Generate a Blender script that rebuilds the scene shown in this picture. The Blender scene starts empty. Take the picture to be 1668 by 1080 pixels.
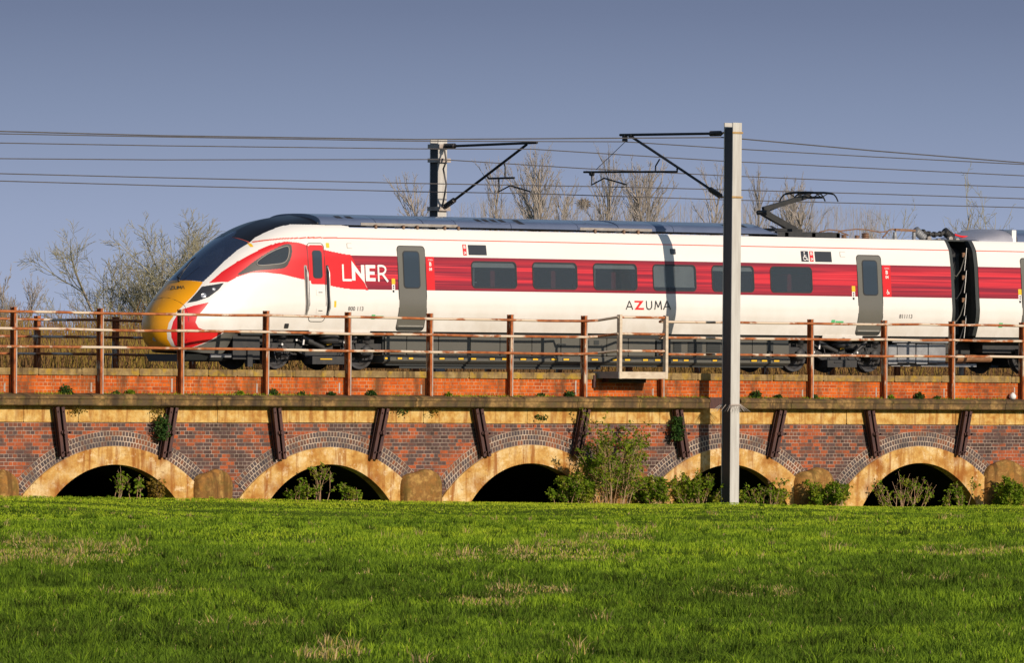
import bpy, bmesh, math, random
import numpy as np
from mathutils import Vector
rad = math.radians
RNG = np.random.default_rng(7)
random.seed(7)

# ------------------------------------------------------------------ camera, sky, sun, exposure
W0, H0 = 1668.0, 1080.0
TH = rad(42.0)                                   # angle between the picture plane and the track
FPX = 14290 * math.tan(TH)                       # focal length in photograph pixels
DIST = FPX / 70.0
ROLL, PITCH = 0.0085, math.atan((612 - 540) / FPX)
Fh = np.array([math.sin(TH), math.cos(TH), 0.0]); Rr = np.array([math.cos(TH), -math.sin(TH), 0.0]); Zz = np.array([0, 0, 1.0])
Ff = Fh * math.cos(PITCH) + Zz * math.sin(PITCH); Uu = np.cross(Rr, Ff)
R2 = Rr * math.cos(ROLL) + Uu * math.sin(ROLL); U2 = -Rr * math.sin(ROLL) + Uu * math.cos(ROLL)
CAM = -Fh * DIST + Zz * 2.94

scene = bpy.context.scene
cd = bpy.data.cameras.new("camera"); cam = bpy.data.objects.new("camera", cd)
scene.collection.objects.link(cam); scene.camera = cam
cd.sensor_width = 36.0; cd.lens = FPX / W0 * 36.0; cd.clip_start = 1.0; cd.clip_end = 6000.0
from mathutils import Matrix
cam.matrix_world = Matrix(((R2[0], U2[0], -Ff[0], CAM[0]), (R2[1], U2[1], -Ff[1], CAM[1]), (R2[2], U2[2], -Ff[2], CAM[2]), (0, 0, 0, 1)))

SUN_EL = rad(19.5); SUN_T = 0.10                 # sun behind the camera, a little to the right
world = bpy.data.worlds.new("World"); scene.world = world; world.use_nodes = True
wn, wl = world.node_tree.nodes, world.node_tree.links
wn.clear()
wo = wn.new("ShaderNodeOutputWorld"); wb = wn.new("ShaderNodeBackground")
sky = wn.new("ShaderNodeTexSky"); sky.sky_type = 'NISHITA'; sky.sun_disc = False
sky.sun_elevation = SUN_EL; sky.sun_rotation = math.pi - math.atan(SUN_T); sky.air_density = 1.0; sky.dust_density = 0.6; sky.ozone_density = 2.0
SKY_S = 0.10
wb.inputs[1].default_value = SKY_S
tc = wn.new("ShaderNodeTexCoord"); sx = wn.new("ShaderNodeSeparateXYZ"); wl.new(tc.outputs["Generated"], sx.inputs[0])
mr = wn.new("ShaderNodeMapRange"); mr.inputs[1].default_value = -0.01; mr.inputs[2].default_value = 0.06; wl.new(sx.outputs[2], mr.inputs[0])
cr = wn.new("ShaderNodeValToRGB"); wl.new(mr.outputs[0], cr.inputs[0])
def srgb(h):
    return tuple(((c / 255) / 12.92 if c / 255 <= 0.04045 else ((c / 255 + 0.055) / 1.055) ** 2.4) for c in h)
e = cr.color_ramp.elements
SKYS = [(0.0, (176, 189, 214)), (0.16, (168, 179, 206)), (0.42, (151, 164, 193)), (0.62, (131, 145, 174)), (0.80, (112, 125, 154)), (1.0, (97, 110, 138))]
e[0].position, e[1].position = 0.0, 1.0
for p, c in SKYS[1:-1]: e.new(p)
for i, (p, c) in enumerate(SKYS):
    e[i].position = p; e[i].color = (*srgb(c), 1)
k = wn.new("ShaderNodeVectorMath"); k.operation = 'SCALE'; k.inputs[3].default_value = 1 / SKY_S; wl.new(cr.outputs[0], k.inputs[0])
mr2 = wn.new("ShaderNodeMapRange"); mr2.inputs[1].default_value = 0.06; mr2.inputs[2].default_value = 0.25; wl.new(sx.outputs[2], mr2.inputs[0])
mx = wn.new("ShaderNodeMix"); mx.data_type = 'RGBA'; wl.new(mr2.outputs[0], mx.inputs[0]); wl.new(k.outputs[0], mx.inputs[6]); wl.new(sky.outputs[0], mx.inputs[7])
wl.new(mx.outputs[2], wb.inputs[0]); wl.new(wb.outputs[0], wo.inputs[0])

sd = bpy.data.lights.new("sun", 'SUN'); sun = bpy.data.objects.new("sun", sd); scene.collection.objects.link(sun)
sd.energy = 4.5; sd.angle = rad(0.5); sd.color = (1.0, 0.86, 0.70)
LD = Vector((-SUN_T, 1.0, -math.tan(SUN_EL) * math.sqrt(1 + SUN_T ** 2))).normalized()
sun.rotation_euler = LD.to_track_quat('-Z', 'Y').to_euler()
scene.view_settings.view_transform = 'Standard'; scene.view_settings.look = 'None'
scene.view_settings.exposure = 0.0; scene.view_settings.gamma = 1.0

# ------------------------------------------------------------------ helpers
def ray(px, py): return Ff * FPX + R2 * (px - W0 / 2) - U2 * (py - H0 / 2)
def P(px, py, Y):
    d = ray(px, py); return CAM + d * ((Y - CAM[1]) / d[1])
def PX(px, py, X):
    d = ray(px, py); return CAM + d * ((X - CAM[0]) / d[0])
COL = scene.collection

class MB:
    def __init__(s): s.v = []; s.f = []; s.m = []; s.uv = None
    def add(s, vs, fs, m=0):
        o = len(s.v); s.v.extend([tuple(map(float, p)) for p in vs])
        for f in fs: s.f.append(tuple(o + i for i in f)); s.m.append(m)
        return s
    def box(s, x0, x1, y0, y1, z0, z1, m=0):
        vs = [(x, y, z) for z in (z0, z1) for y in (y0, y1) for x in (x0, x1)]
        return s.add(vs, [(0, 2, 3, 1), (4, 5, 7, 6), (0, 1, 5, 4), (2, 6, 7, 3), (0, 4, 6, 2), (1, 3, 7, 5)], m)
    def cbox(s, x0, x1, y0, y1, z0, z1, c=0.02, m=0):
        # box with chamfered edges seen from the side (X-Z outline cut at corners)
        ol = [(x0 + c, z0), (x1 - c, z0), (x1, z0 + c), (x1, z1 - c), (x1 - c, z1), (x0 + c, z1), (x0, z1 - c), (x0, z0 + c)]
        vs = [(x, y0 + c * 0, z) for x, z in ol] + [(x, y1, z) for x, z in ol]
        n = 8
        return s.add(vs, [tuple(range(n)), tuple(range(2 * n - 1, n - 1, -1))] + [(i, i + n, (i + 1) % n + n, (i + 1) % n) for i in range(n)], m)
    def bar(s, p0, p1, w, h, m=0):
        p0, p1 = Vector(p0), Vector(p1); d = (p1 - p0).normalized()
        a = Vector((0, 0, 1)) if abs(d.z) < 0.9 else Vector((0, 1, 0))
        u = d.cross(a).normalized(); v = u.cross(d)
        vs = []
        for p in (p0, p1):
            for i, j in ((-1, -1), (1, -1), (1, 1), (-1, 1)): vs.append(p + u * (i * w / 2) + v * (j * h / 2))
        return s.add(vs, [(3, 2, 1, 0), (4, 5, 6, 7), (0, 1, 5, 4), (1, 2, 6, 5), (2, 3, 7, 6), (3, 0, 4, 7)], m)
    def tube(s, pts, r, n=8, m=0, cap=True):
        pts = [Vector(p) for p in pts]; K = len(pts)
        rs = r if hasattr(r, '__len__') else [r] * K
        o = len(s.v); pu = None
        for i, p in enumerate(pts):
            d = (pts[min(i + 1, K - 1)] - pts[max(i - 1, 0)]).normalized()
            if pu is None:
                a = Vector((0, 0, 1)) if abs(d.z) < 0.9 else Vector((1, 0, 0)); u = d.cross(a).normalized()
            else:
                u = (pu - d * pu.dot(d)); u = u.normalized() if u.length > 1e-6 else d.orthogonal().normalized()
            pu = u; v = d.cross(u)
            for q in range(n):
                t = 2 * math.pi * q / n; s.v.append(tuple(p + (u * math.cos(t) + v * math.sin(t)) * rs[i]))
        for i in range(K - 1):
            for q in range(n):
                a = o + i * n + q; b = o + i * n + (q + 1) % n
                s.f.append((a, b, b + n, a + n)); s.m.append(m)
        if cap:
            s.f.append(tuple(o + q for q in range(n - 1, -1, -1))); s.m.append(m)
            s.f.append(tuple(o + (K - 1) * n + q for q in range(n))); s.m.append(m)
        return s
    def lathe(s, c, axis, prof, n=24, m=0):
        c = Vector(c); ax = Vector(axis).normalized(); u = ax.orthogonal().normalized(); v = ax.cross(u); o = len(s.v)
        for (r, h) in prof:
            for q in range(n):
                t = 2 * math.pi * q / n; s.v.append(tuple(c + ax * h + (u * math.cos(t) + v * math.sin(t)) * r))
        for i in range(len(prof) - 1):
            for q in range(n):
                a = o + i * n + q; b = o + i * n + (q + 1) % n; s.f.append((a, b, b + n, a + n)); s.m.append(m)
        return s
    def extrude_x(s, prof, xs, m=0, jit=None):
        # closed profile [(y,z)] swept along X through the stations xs
        n = len(prof); o = len(s.v)
        for i, x in enumerate(xs):
            for (y, z) in prof: s.v.append((x, y, z))
        for i in range(len(xs) - 1):
            for q in range(n):
                a = o + i * n + q; b = o + i * n + (q + 1) % n; s.f.append((a, a + n, b + n, b)); s.m.append(m)
        s.f.append(tuple(o + q for q in range(n))); s.m.append(m)
        s.f.append(tuple(o + (len(xs) - 1) * n + q for q in range(n - 1, -1, -1))); s.m.append(m)
        return s
    def build(s, name, mats, parent=None, smooth=False, sharp=None, fixn=False):
        me = bpy.data.meshes.new(name)
        off = np.array(parent['org']) if parent is not None and 'org' in parent else np.zeros(3)
        vs = np.array(s.v, dtype=float).reshape(-1, 3) - off
        me.from_pydata(vs.tolist(), [], s.f)
        if not isinstance(mats, (list, tuple)): mats = [mats]
        for mm in mats: me.materials.append(mm)
        if len(mats) > 1: me.polygons.foreach_set("material_index", s.m)
        if s.uv is not None:
            uvl = me.uv_layers.new(name="UVMap"); li = np.zeros(len(me.loops), dtype=np.int32); me.loops.foreach_get("vertex_index", li)
            uvl.data.foreach_set("uv", np.array(s.uv, dtype=np.float32)[li].ravel())
        if fixn:
            bm = bmesh.new(); bm.from_mesh(me); bmesh.ops.recalc_face_normals(bm, faces=bm.faces); bm.to_mesh(me); bm.free()
        if smooth:
            me.polygons.foreach_set("use_smooth", [True] * len(me.polygons))
            if sharp: me.set_sharp_from_angle(angle=rad(sharp))
        me.update()
        ob = bpy.data.objects.new(name, me); COL.objects.link(ob)
        if parent is not None: ob.parent = parent; ob['org'] = list(off)
        return ob

def tag(o, label=None, cat=None, group=None, kind=None):
    if label: o['label'] = label
    if cat: o['category'] = cat
    if group: o['group'] = group
    if kind: o['kind'] = kind
    return o
def thing(name, loc, label, cat, group=None):
    o = bpy.data.objects.new(name, None); o.empty_display_size = 0.3; COL.objects.link(o)
    o.location = loc; o['org'] = [float(c) for c in loc]
    return tag(o, label, cat, group)
def split(mb, name, mats, parent, **kw):
    # one object for every connected piece of a mesh
    par = list(range(len(mb.v)))
    def fd(i):
        while par[i] != i: par[i] = par[par[i]]; i = par[i]
        return i
    for f in mb.f:
        r0 = fd(f[0])
        for q in f[1:]: par[fd(q)] = r0
    gr = {}
    for i, f in enumerate(mb.f): gr.setdefault(fd(f[0]), []).append(i)
    out = []
    for fl in gr.values():
        u = sorted({q for i in fl for q in mb.f[i]}); ix = {q: k for k, q in enumerate(u)}; m_ = MB(); m_.add([mb.v[q] for q in u], [tuple(ix[q] for q in mb.f[i]) for i in fl]); out.append(m_.build(name, mats, parent, **kw))
    return out
def copy_tree(o, parent=None):
    c = o.copy(); COL.objects.link(c); c.parent = parent
    for ch in list(o.children): copy_tree(ch, c)
    return c

# ---- materials
class NT:
    def __init__(s, name):
        s.mat = bpy.data.materials.new(name); s.mat.use_nodes = True; s.n = s.mat.node_tree.nodes; s.l = s.mat.node_tree.links
        s.b = s.n["Principled BSDF"]; s.out = s.n["Material Output"]
        s.tc = s.n.new("ShaderNodeTexCoord")
    def node(s, t, **kw):
        nd = s.n.new(t)
        for k_, v_ in kw.items(): setattr(nd, k_, v_)
        return nd
    def link(s, a, b): s.l.new(a, b)
    def mapping(s, scale=(1, 1, 1), rot=(0, 0, 0), src="Object"):
        m = s.node("ShaderNodeMapping"); s.link(s.tc.outputs[src], m.inputs[0]); m.inputs[3].default_value = scale; m.inputs[2].default_value = rot
        return m.outputs[0]
    def noise(s, vec, scale=5, detail=5, rough=0.6):
        t = s.node("ShaderNodeTexNoise"); t.inputs["Scale"].default_value = scale; t.inputs["Detail"].default_value = detail; t.inputs["Roughness"].default_value = rough
        s.link(vec, t.inputs["Vector"]); return t.outputs["Fac"]
    def ramp(s, fac, stops):
        r = s.node("ShaderNodeValToRGB"); el = r.color_ramp.elements
        el[0].position, el[1].position = stops[0][0], stops[-1][0]
        for p, c in stops[1:-1]: el.new(p)
        for i, (p, c) in enumerate(stops):
            el[i].position = p; el[i].color = (c, c, c, 1) if not hasattr(c, '__len__') else (*c, 1)
        s.link(fac, r.inputs[0]); return r.outputs[0]
    def mix(s, fac, a, b, blend='MIX'):
        m = s.node("ShaderNodeMix", data_type='RGBA', blend_type=blend)
        for sock, v in ((m.inputs[0], fac), (m.inputs[6], a), (m.inputs[7], b)):
            if hasattr(v, 'links'): s.link(v, sock)
            elif sock == m.inputs[0]: sock.default_value = v
            else: sock.default_value = (*v, 1)
        return m.outputs[2]
    def bump(s, h, strength=0.3, dist=0.01):
        b = s.node("ShaderNodeBump"); b.inputs["Strength"].default_value = strength; b.inputs["Distance"].default_value = dist
        s.link(h, b.inputs["Height"]); s.link(b.outputs[0], s.b.inputs["Normal"])
    def fin(s, col, rough=0.6, metal=0.0, spec=None):
        if hasattr(col, 'links'): s.link(col, s.b.inputs["Base Color"])
        else: s.b.inputs["Base Color"].default_value = (*col, 1)
        if hasattr(rough, 'links'): s.link(rough, s.b.inputs["Roughness"])
        else: s.b.inputs["Roughness"].default_value = rough
        s.b.inputs["Metallic"].default_value = metal
        if spec is not None: s.b.inputs["Specular IOR Level"].default_value = spec
        return s.mat
def pm(name, c1, c2=None, scale=6, rough=0.6, metal=0.0, bump=0.0, lo=0.35, hi=0.65, spec=None, stretch=(1, 1, 1), coat=0):
    t = NT(name)
    if c2 is None: c2 = tuple(c * 0.75 for c in c1)
    v = t.mapping(stretch); n = t.noise(v, scale)
    col = t.ramp(n, [(lo, c1), (hi, c2)])
    if bump: t.bump(t.noise(v, scale * 4), bump, 0.01)
    if coat: t.b.inputs["Coat Weight"].default_value = coat; t.b.inputs["Coat Roughness"].default_value = 0.05
    return t.fin(col, rough, metal, spec)
def brick_mat(name, cols, mortar, mort_cols=None, bw=0.225, bh=0.075, ms=0.012, src="Object", swap=True, stain=None, moss=None):
    t = NT(name)
    if src == "UV": vec = t.mapping(src="UV")
    else:
        sp = t.node("ShaderNodeSeparateXYZ"); t.link(t.tc.outputs["Object"], sp.inputs[0])
        cb = t.node("ShaderNodeCombineXYZ"); t.link(sp.outputs[0], cb.inputs[0]); t.link(sp.outputs[2], cb.inputs[1]); vec = cb.outputs[0]
    br = t.node("ShaderNodeTexBrick"); t.link(vec, br.inputs["Vector"])
    br.inputs["Color1"].default_value = (0, 0, 0, 1); br.inputs["Color2"].default_value = (1, 1, 1, 1)
    br.inputs["Scale"].default_value = 1.0; br.inputs["Mortar Size"].default_value = ms; br.inputs["Mortar Smooth"].default_value = 0.15
    br.inputs["Brick Width"].default_value = bw; br.inputs["Row Height"].default_value = bh; br.inputs["Bias"].default_value = 0.0 if src == 'Object' else 0.12
    n0 = t.noise(t.mapping((0.55, 1, 1.9)), 0.9, 3)
    mul = t.node("ShaderNodeMath", operation='MULTIPLY_ADD'); t.link(n0, mul.inputs[0]); mul.inputs[1].default_value = 2.1; mul.inputs[2].default_value = -0.84
    br.squash = 0.5 if src == 'Object' else 1.0; br.squash_frequency = 2
    ad = t.node("ShaderNodeMath", operation='ADD', use_clamp=True); hb = t.node("ShaderNodeMath", operation='MULTIPLY'); t.link(br.outputs["Color"], hb.inputs[0]); hb.inputs[1].default_value = 0.6; t.link(hb.outputs[0], ad.inputs[0]); t.link(mul.outputs[0], ad.inputs[1])
    nn = len(cols); bc = t.ramp(ad.outputs[0], [(i / max(1, nn - 1) * 0.96 + 0.02, c) for i, c in enumerate(cols)])
    fine = t.noise(t.mapping(), 22, 4)
    bc = t.mix(t.ramp(fine, [(0.3, 0.0), (0.75, 0.45)]), bc, tuple(c * 0.5 for c in cols[len(cols) // 2]))
    mn = t.noise(t.mapping((1, 1, 1.6)), 1.7, 5)
    mc = t.ramp(mn, [(0.38, mortar), (0.62, tuple(c * 0.35 for c in mortar))])
    col = t.mix(br.outputs["Fac"], bc, mc)
    if stain: col = t.mix(t.ramp(t.noise(t.mapping((1.6, 1, 0.5)), 1.3, 7, 0.7), [(0.46, 0.0), (0.64, 0.8)]), col, stain)
    if moss: col = t.mix(t.ramp(t.noise(t.mapping((1, 1, 1)), 2.3, 6, 0.7), [(0.56, 0.0), (0.7, 0.7)]), col, moss)
    inv = t.node("ShaderNodeMath", operation='SUBTRACT'); inv.inputs[0].default_value = 1.0; t.link(br.outputs["Fac"], inv.inputs[1])
    ad2 = t.node("ShaderNodeMath", operation='MULTIPLY_ADD'); t.link(fine, ad2.inputs[0]); ad2.inputs[1].default_value = 0.5; t.link(inv.outputs[0], ad2.inputs[2])
    t.bump(ad2.outputs[0], 0.55, 0.008)
    return t.fin(col, 0.85, 0, 0.25)
def stone_mat(name, c1, c2, c3, dark, bl=1.9, bh=0.5, streak=True, moss=None, sc=1.3, rust=None):
    t = NT(name)
    col = t.ramp(t.noise(t.mapping((1, 1, 1.2)), sc * 1.6, 8, 0.68), [(0.38, c1), (0.5, c2), (0.62, c3)])
    f = t.noise(t.mapping(), 16, 5, 0.7)
    col = t.mix(t.ramp(f, [(0.42, 0.0), (0.72, 0.5)]), col, tuple(c * 0.55 for c in c2))
    if streak: col = t.mix(t.ramp(t.noise(t.mapping((3.2, 1, 0.35)), 1.6, 6, 0.65), [(0.50, 0.0), (0.63, 0.85)]), col, dark)
    if moss: col = t.mix(t.ramp(t.noise(t.mapping((1, 1, 1)), 3.0, 6, 0.7), [(0.5, 0.0), (0.66, 0.75)]), col, moss)
    if rust:
        col = t.mix(t.ramp(t.noise(t.mapping((1, 1, 1)), 4.5, 7, 0.72), [(0.55, 0.0), (0.66, 0.7)]), col, (0.80, 0.64, 0.40))
        col = t.mix(t.ramp(t.noise(t.mapping((1.4, 1, 4.0)), 3.5, 5, 0.7), [(0.60, 0.0), (0.67, 0.6)]), col, (0.20, 0.09, 0.025))
        a = t.node("ShaderNodeAttribute", attribute_name="stain"); mm = t.node("ShaderNodeMath", operation='MULTIPLY', use_clamp=True); t.link(a.outputs["Fac"], mm.inputs[0]); t.link(t.ramp(t.noise(t.mapping((2, 1, 0.8)), 2.5, 6, 0.7), [(0.3, 0.35), (0.65, 1.0)]), mm.inputs[1]); col = t.mix(mm.outputs[0], col, rust)
    t.bump(f, 0.6, 0.015)
    return t.fin(col, 0.9, 0, 0.2)

M = {}
M['wall_brick'] = brick_mat("wall_brick", [(0.045, 0.033, 0.030), (0.078, 0.05, 0.045), (0.088, 0.062, 0.06), (0.22, 0.07, 0.035), (0.44, 0.10, 0.03), (0.36, 0.085, 0.032)], (0.46, 0.36, 0.29), bw=0.245, bh=0.086, ms=0.0055, moss=(0.05, 0.04, 0.04))
M['parapet_brick'] = brick_mat("parapet_brick", [(0.28, 0.045, 0.008), (0.52, 0.085, 0.008), (0.64, 0.13, 0.012), (0.40, 0.07, 0.01)], (0.58, 0.38, 0.22), bw=0.235, bh=0.082, ms=0.0055, stain=(0.09, 0.045, 0.018), moss=(0.16, 0.07, 0.015))
M['ring_brick'] = brick_mat("ring_brick", [(0.04, 0.034, 0.038), (0.075, 0.06, 0.064), (0.10, 0.075, 0.075), (0.15, 0.075, 0.05), (0.30, 0.10, 0.04)], (0.56, 0.44, 0.34), bw=0.088, bh=0.1135, ms=0.0095, src="UV")
M['render'] = stone_mat("arch_lining_render", (0.42, 0.19, 0.04), (0.60, 0.36, 0.11), (0.72, 0.54, 0.28), (0.28, 0.095, 0.018), sc=1.0, rust=(0.24, 0.065, 0.010))
M['render_dark'] = stone_mat("cutwater_render", (0.36, 0.17, 0.04), (0.24, 0.12, 0.035), (0.46, 0.27, 0.08), (0.10, 0.048, 0.015), moss=(0.13, 0.09, 0.02), sc=2.2)
M['band_stone'] = stone_mat("band_stone", (0.66, 0.47, 0.19), (0.60, 0.37, 0.11), (0.42, 0.20, 0.045), (0.30, 0.12, 0.03), sc=2.2)
M['ledge_stone'] = stone_mat("ledge_stone", (0.10, 0.07, 0.04), (0.14, 0.085, 0.038), (0.33, 0.20, 0.075), (0.05, 0.035, 0.022), moss=(0.10, 0.085, 0.022))
M['coping_stone'] = stone_mat("coping_stone", (0.36, 0.25, 0.11), (0.27, 0.18, 0.075), (0.20, 0.13, 0.06), (0.10, 0.065, 0.03), moss=(0.44, 0.27, 0.02), sc=2.5)
M['barrel_shade'] = pm("shade_dark_barrel_brick", (0.012, 0.011, 0.010), (0.02, 0.018, 0.016), 5, 0.95, spec=0.05)  # the darkness inside the arches is put into the barrel colour
M['old_rail'] = pm("old_rail_steel", (0.055, 0.026, 0.026), (0.10, 0.04, 0.03), 5, 0.6, 0.2, 0.3, stretch=(3, 3, 0.6))
def rust_mat(name, paint, rusts, thr, stretch, sc):
    t = NT(name)
    oi = t.node("ShaderNodeObjectInfo"); v = t.node("ShaderNodeVectorMath", operation='MULTIPLY_ADD')
    cmb = t.node("ShaderNodeCombineXYZ")
    for i in range(3): t.link(oi.outputs["Random"], cmb.inputs[i])
    t.link(t.mapping(stretch), v.inputs[0]); v.inputs[1].default_value = (1, 1, 1); 
    s2 = t.node("ShaderNodeVectorMath", operation='SCALE'); t.link(cmb.outputs[0], s2.inputs[0]); s2.inputs[3].default_value = 37.0; t.link(s2.outputs[0], v.inputs[2])
    n = t.noise(v.outputs[0], sc, 6, 0.65); n2 = t.noise(v.outputs[0], sc * 5, 4, 0.6)
    rc = t.ramp(n2, [(0.3, rusts[0]), (0.6, rusts[1])])
    col = t.mix(t.ramp(n, [(thr, 0.0), (thr + 0.05, 1.0)]), rc, paint)
    t.bump(n2, 0.4, 0.004)
    return t.fin(col, 0.75, 0.0, 0.3)
M['rust_post'] = rust_mat("rusty_post", (0.55, 0.42, 0.30), [(0.15, 0.033, 0.010), (0.42, 0.115, 0.026)], 0.56, (2, 2, 0.5), 2.6)
M['rust_rail'] = rust_mat("rusty_painted_rail", (0.62, 0.50, 0.38), [(0.19, 0.05, 0.018), (0.42, 0.14, 0.045)], 0.49, (0.55, 1, 1), 1.6)
M['pale_edge'] = pm("weathered_pale_paint", (0.45, 0.40, 0.36), (0.30, 0.24, 0.20), 4, 0.7)
M['white_plate'] = pm("weathered_cream_plate", (0.62, 0.52, 0.40), (0.48, 0.38, 0.28), 5, 0.7, stretch=(1, 1, 3))
M['galv'] = pm("galvanised_mast", (0.53, 0.52, 0.49), (0.42, 0.40, 0.37), 2.6, 0.6, 0.0, 0.1, stretch=(4, 4, 0.35))
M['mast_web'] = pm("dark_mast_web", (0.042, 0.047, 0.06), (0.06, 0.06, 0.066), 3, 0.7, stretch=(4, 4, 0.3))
M['strap'] = pm("ochre_strap", (0.42, 0.27, 0.10), (0.3, 0.18, 0.07), 8, 0.7)
M['dark_steel'] = pm("dark_cantilever_steel", (0.02, 0.022, 0.024), (0.035, 0.034, 0.034), 9, 0.55, 0.3)
M['insul'] = pm("brown_insulator", (0.025, 0.025, 0.03), (0.045, 0.035, 0.03), 9, 0.35)
M['wire'] = pm("weathered_wire", (0.075, 0.07, 0.07), (0.11, 0.10, 0.10), 3, 0.6, 0.3)
# train
def paint(name, c, rough=0.28, coat=0.5, c2=None, sc=0.8):
    return pm(name, c, c2 or tuple(v * 0.9 for v in c), sc, rough, 0, 0, 0.3, 0.7, coat=coat)
t = NT("train_white"); sp = t.node("ShaderNodeSeparateXYZ"); t.link(t.tc.outputs["Object"], sp.inputs[0])
mz = t.node("ShaderNodeMapRange"); t.link(sp.outputs[2], mz.inputs[0]); mz.inputs[1].default_value = 1.75; mz.inputs[2].default_value = 0.95
gr = t.noise(t.mapping((0.5, 1, 0.25)), 2.5, 6, 0.65); mm = t.node("ShaderNodeMath", operation='MULTIPLY'); t.link(t.ramp(gr, [(0.35, 0.05), (0.7, 0.55)]), mm.inputs[0]); t.link(mz.outputs[0], mm.inputs[1])
wc = t.mix(t.ramp(t.noise(t.mapping((0.3, 1, 1.4)), 1.0, 4), [(0.35, 0.0), (0.7, 1.0)]), (0.785, 0.765, 0.735), (0.745, 0.725, 0.69)); wc = t.mix(mm.outputs[0], wc, (0.50, 0.43, 0.34))
t.b.inputs["Coat Weight"].default_value = 0.25; t.b.inputs["Coat Roughness"].default_value = 0.06
M['white'] = t.fin(wc, 0.35)
M['red'] = paint("train_red", (0.68, 0.016, 0.018), 0.3, 0.4)
M['yellow'] = paint("train_yellow", (0.88, 0.37, 0.001), 0.35, 0.3)
M['black'] = paint("train_black", (0.010, 0.010, 0.013), 0.4, 0.1)
M['skirt_grey'] = paint("train_olive_grey", (0.095, 0.092, 0.078), 0.5, 0.0)
M['skirt_dark'] = paint("train_dark_grey", (0.03, 0.034, 0.034), 0.5, 0.0)
M['door_grey'] = paint("train_door_grey", (0.135, 0.13, 0.112), 0.4, 0.2)
M['redline'] = paint("train_thin_red", (0.70, 0.12, 0.08), 0.4, 0.1)
t = NT("train_streaked_red")
n = t.noise(t.mapping((0.07, 1, 5.5)), 2.2, 3, 0.5); n2 = t.noise(t.mapping((0.10, 1, 15.0)), 1.6, 1, 0.4)
sp = t.node("ShaderNodeSeparateXYZ"); t.link(t.tc.outputs["Object"], sp.inputs[0])
zf = t.ramp(sp.outputs[2], [(0.0, 0.0), (1.0, 1.0)])
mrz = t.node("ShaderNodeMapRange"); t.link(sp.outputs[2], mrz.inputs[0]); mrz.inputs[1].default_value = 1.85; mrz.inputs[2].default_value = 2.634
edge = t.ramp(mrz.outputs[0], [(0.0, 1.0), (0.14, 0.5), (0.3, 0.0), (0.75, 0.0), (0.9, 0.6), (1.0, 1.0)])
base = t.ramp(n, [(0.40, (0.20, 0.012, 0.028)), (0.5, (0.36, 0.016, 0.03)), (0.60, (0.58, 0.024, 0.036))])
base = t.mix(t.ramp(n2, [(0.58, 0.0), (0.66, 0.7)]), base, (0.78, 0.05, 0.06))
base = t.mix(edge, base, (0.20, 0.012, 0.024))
t.b.inputs["Coat Weight"].default_value = 0.4
M['streak'] = t.fin(base, 0.3)
def glass_mat(name, tint, transp, rough=0.02):
    t = NT(name)
    t.b.inputs["Base Color"].default_value = (*tint, 1); t.b.inputs["Roughness"].default_value = rough
    t.b.inputs["Specular IOR Level"].default_value = 0.7
    tr = t.node("ShaderNodeBsdfTransparent"); tr.inputs[0].default_value = (0.72, 0.78, 0.8, 1)
    ms = t.node("ShaderNodeMixShader"); ms.inputs[0].default_value = transp
    t.link(t.b.outputs[0], ms.inputs[1]); t.link(tr.outputs[0], ms.inputs[2]); t.link(ms.outputs[0], t.out.inputs[0])
    return t.mat
M['glass'] = glass_mat("tinted_glass", (0.065, 0.085, 0.108), 0.48)
M['screen'] = glass_mat("windscreen_glass", (0.026, 0.038, 0.075), 0.05, 0.03)
M['doorglass'] = glass_mat("door_glass", (0.035, 0.05, 0.07), 0.05, 0.04)
M['rubber'] = paint("window_rubber", (0.02, 0.02, 0.022), 0.5, 0)
M['display'] = paint("display_black", (0.035, 0.036, 0.04), 0.25, 0.3)
M['letter_white'] = paint("lettering_white", (0.85, 0.82, 0.80), 0.4, 0.1)
M['letter_black'] = paint("lettering_black", (0.03, 0.028, 0.03), 0.4, 0.1)
M['letter_red'] = paint("lettering_red", (0.75, 0.02, 0.02), 0.4, 0.1)
M['label_yellow'] = paint("label_yellow", (0.85, 0.50, 0.02), 0.5, 0)
M['label_green'] = paint("label_green", (0.10, 0.50, 0.20), 0.5, 0)
M['roof'] = pm("roof_blue_grey", (0.11, 0.137, 0.22), (0.09, 0.115, 0.19), 1.2, 0.3, 0.0, coat=0.4)
M['roof_pale'] = pm("roof_pale_grey", (0.34, 0.34, 0.39), (0.28, 0.28, 0.33), 2, 0.45)
M['roof_vent'] = pm("roof_vent_dark", (0.015, 0.016, 0.02), (0.03, 0.03, 0.035), 6, 0.5)
M['roof_trim'] = pm("roof_trim_grey", (0.33, 0.31, 0.29), (0.25, 0.22, 0.2), 6, 0.5)
M['copper'] = pm("brown_fixings", (0.25, 0.13, 0.07), (0.14, 0.08, 0.05), 12, 0.5)
M['bogie'] = pm("bogie_black", (0.022, 0.023, 0.026), (0.04, 0.038, 0.036), 7, 0.6)
M['wheel'] = pm("wheel_steel", (0.07, 0.072, 0.08), (0.05, 0.045, 0.042), 6, 0.5, 0.4)
M['alu'] = pm("dull_aluminium", (0.30, 0.31, 0.32), (0.22, 0.22, 0.23), 5, 0.55, 0.2)
M['rusty_pipe'] = pm("rusty_pipe", (0.30, 0.15, 0.07), (0.2, 0.09, 0.04), 8, 0.6)
M['blind'] = pm("window_blind", (0.50, 0.50, 0.49), (0.42, 0.42, 0.42), 3, 0.8)
M['seat'] = pm("seat_red_cloth", (0.22, 0.015, 0.025), (0.14, 0.012, 0.02), 8, 0.9)
M['interior'] = pm("coach_interior", (0.05, 0.05, 0.052), (0.04, 0.04, 0.042), 3, 0.9)
M['lamp_lens'] = pm("headlamp_lens", (0.75, 0.75, 0.75), (0.6, 0.6, 0.62), 30, 0.15, 0.6)
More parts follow.
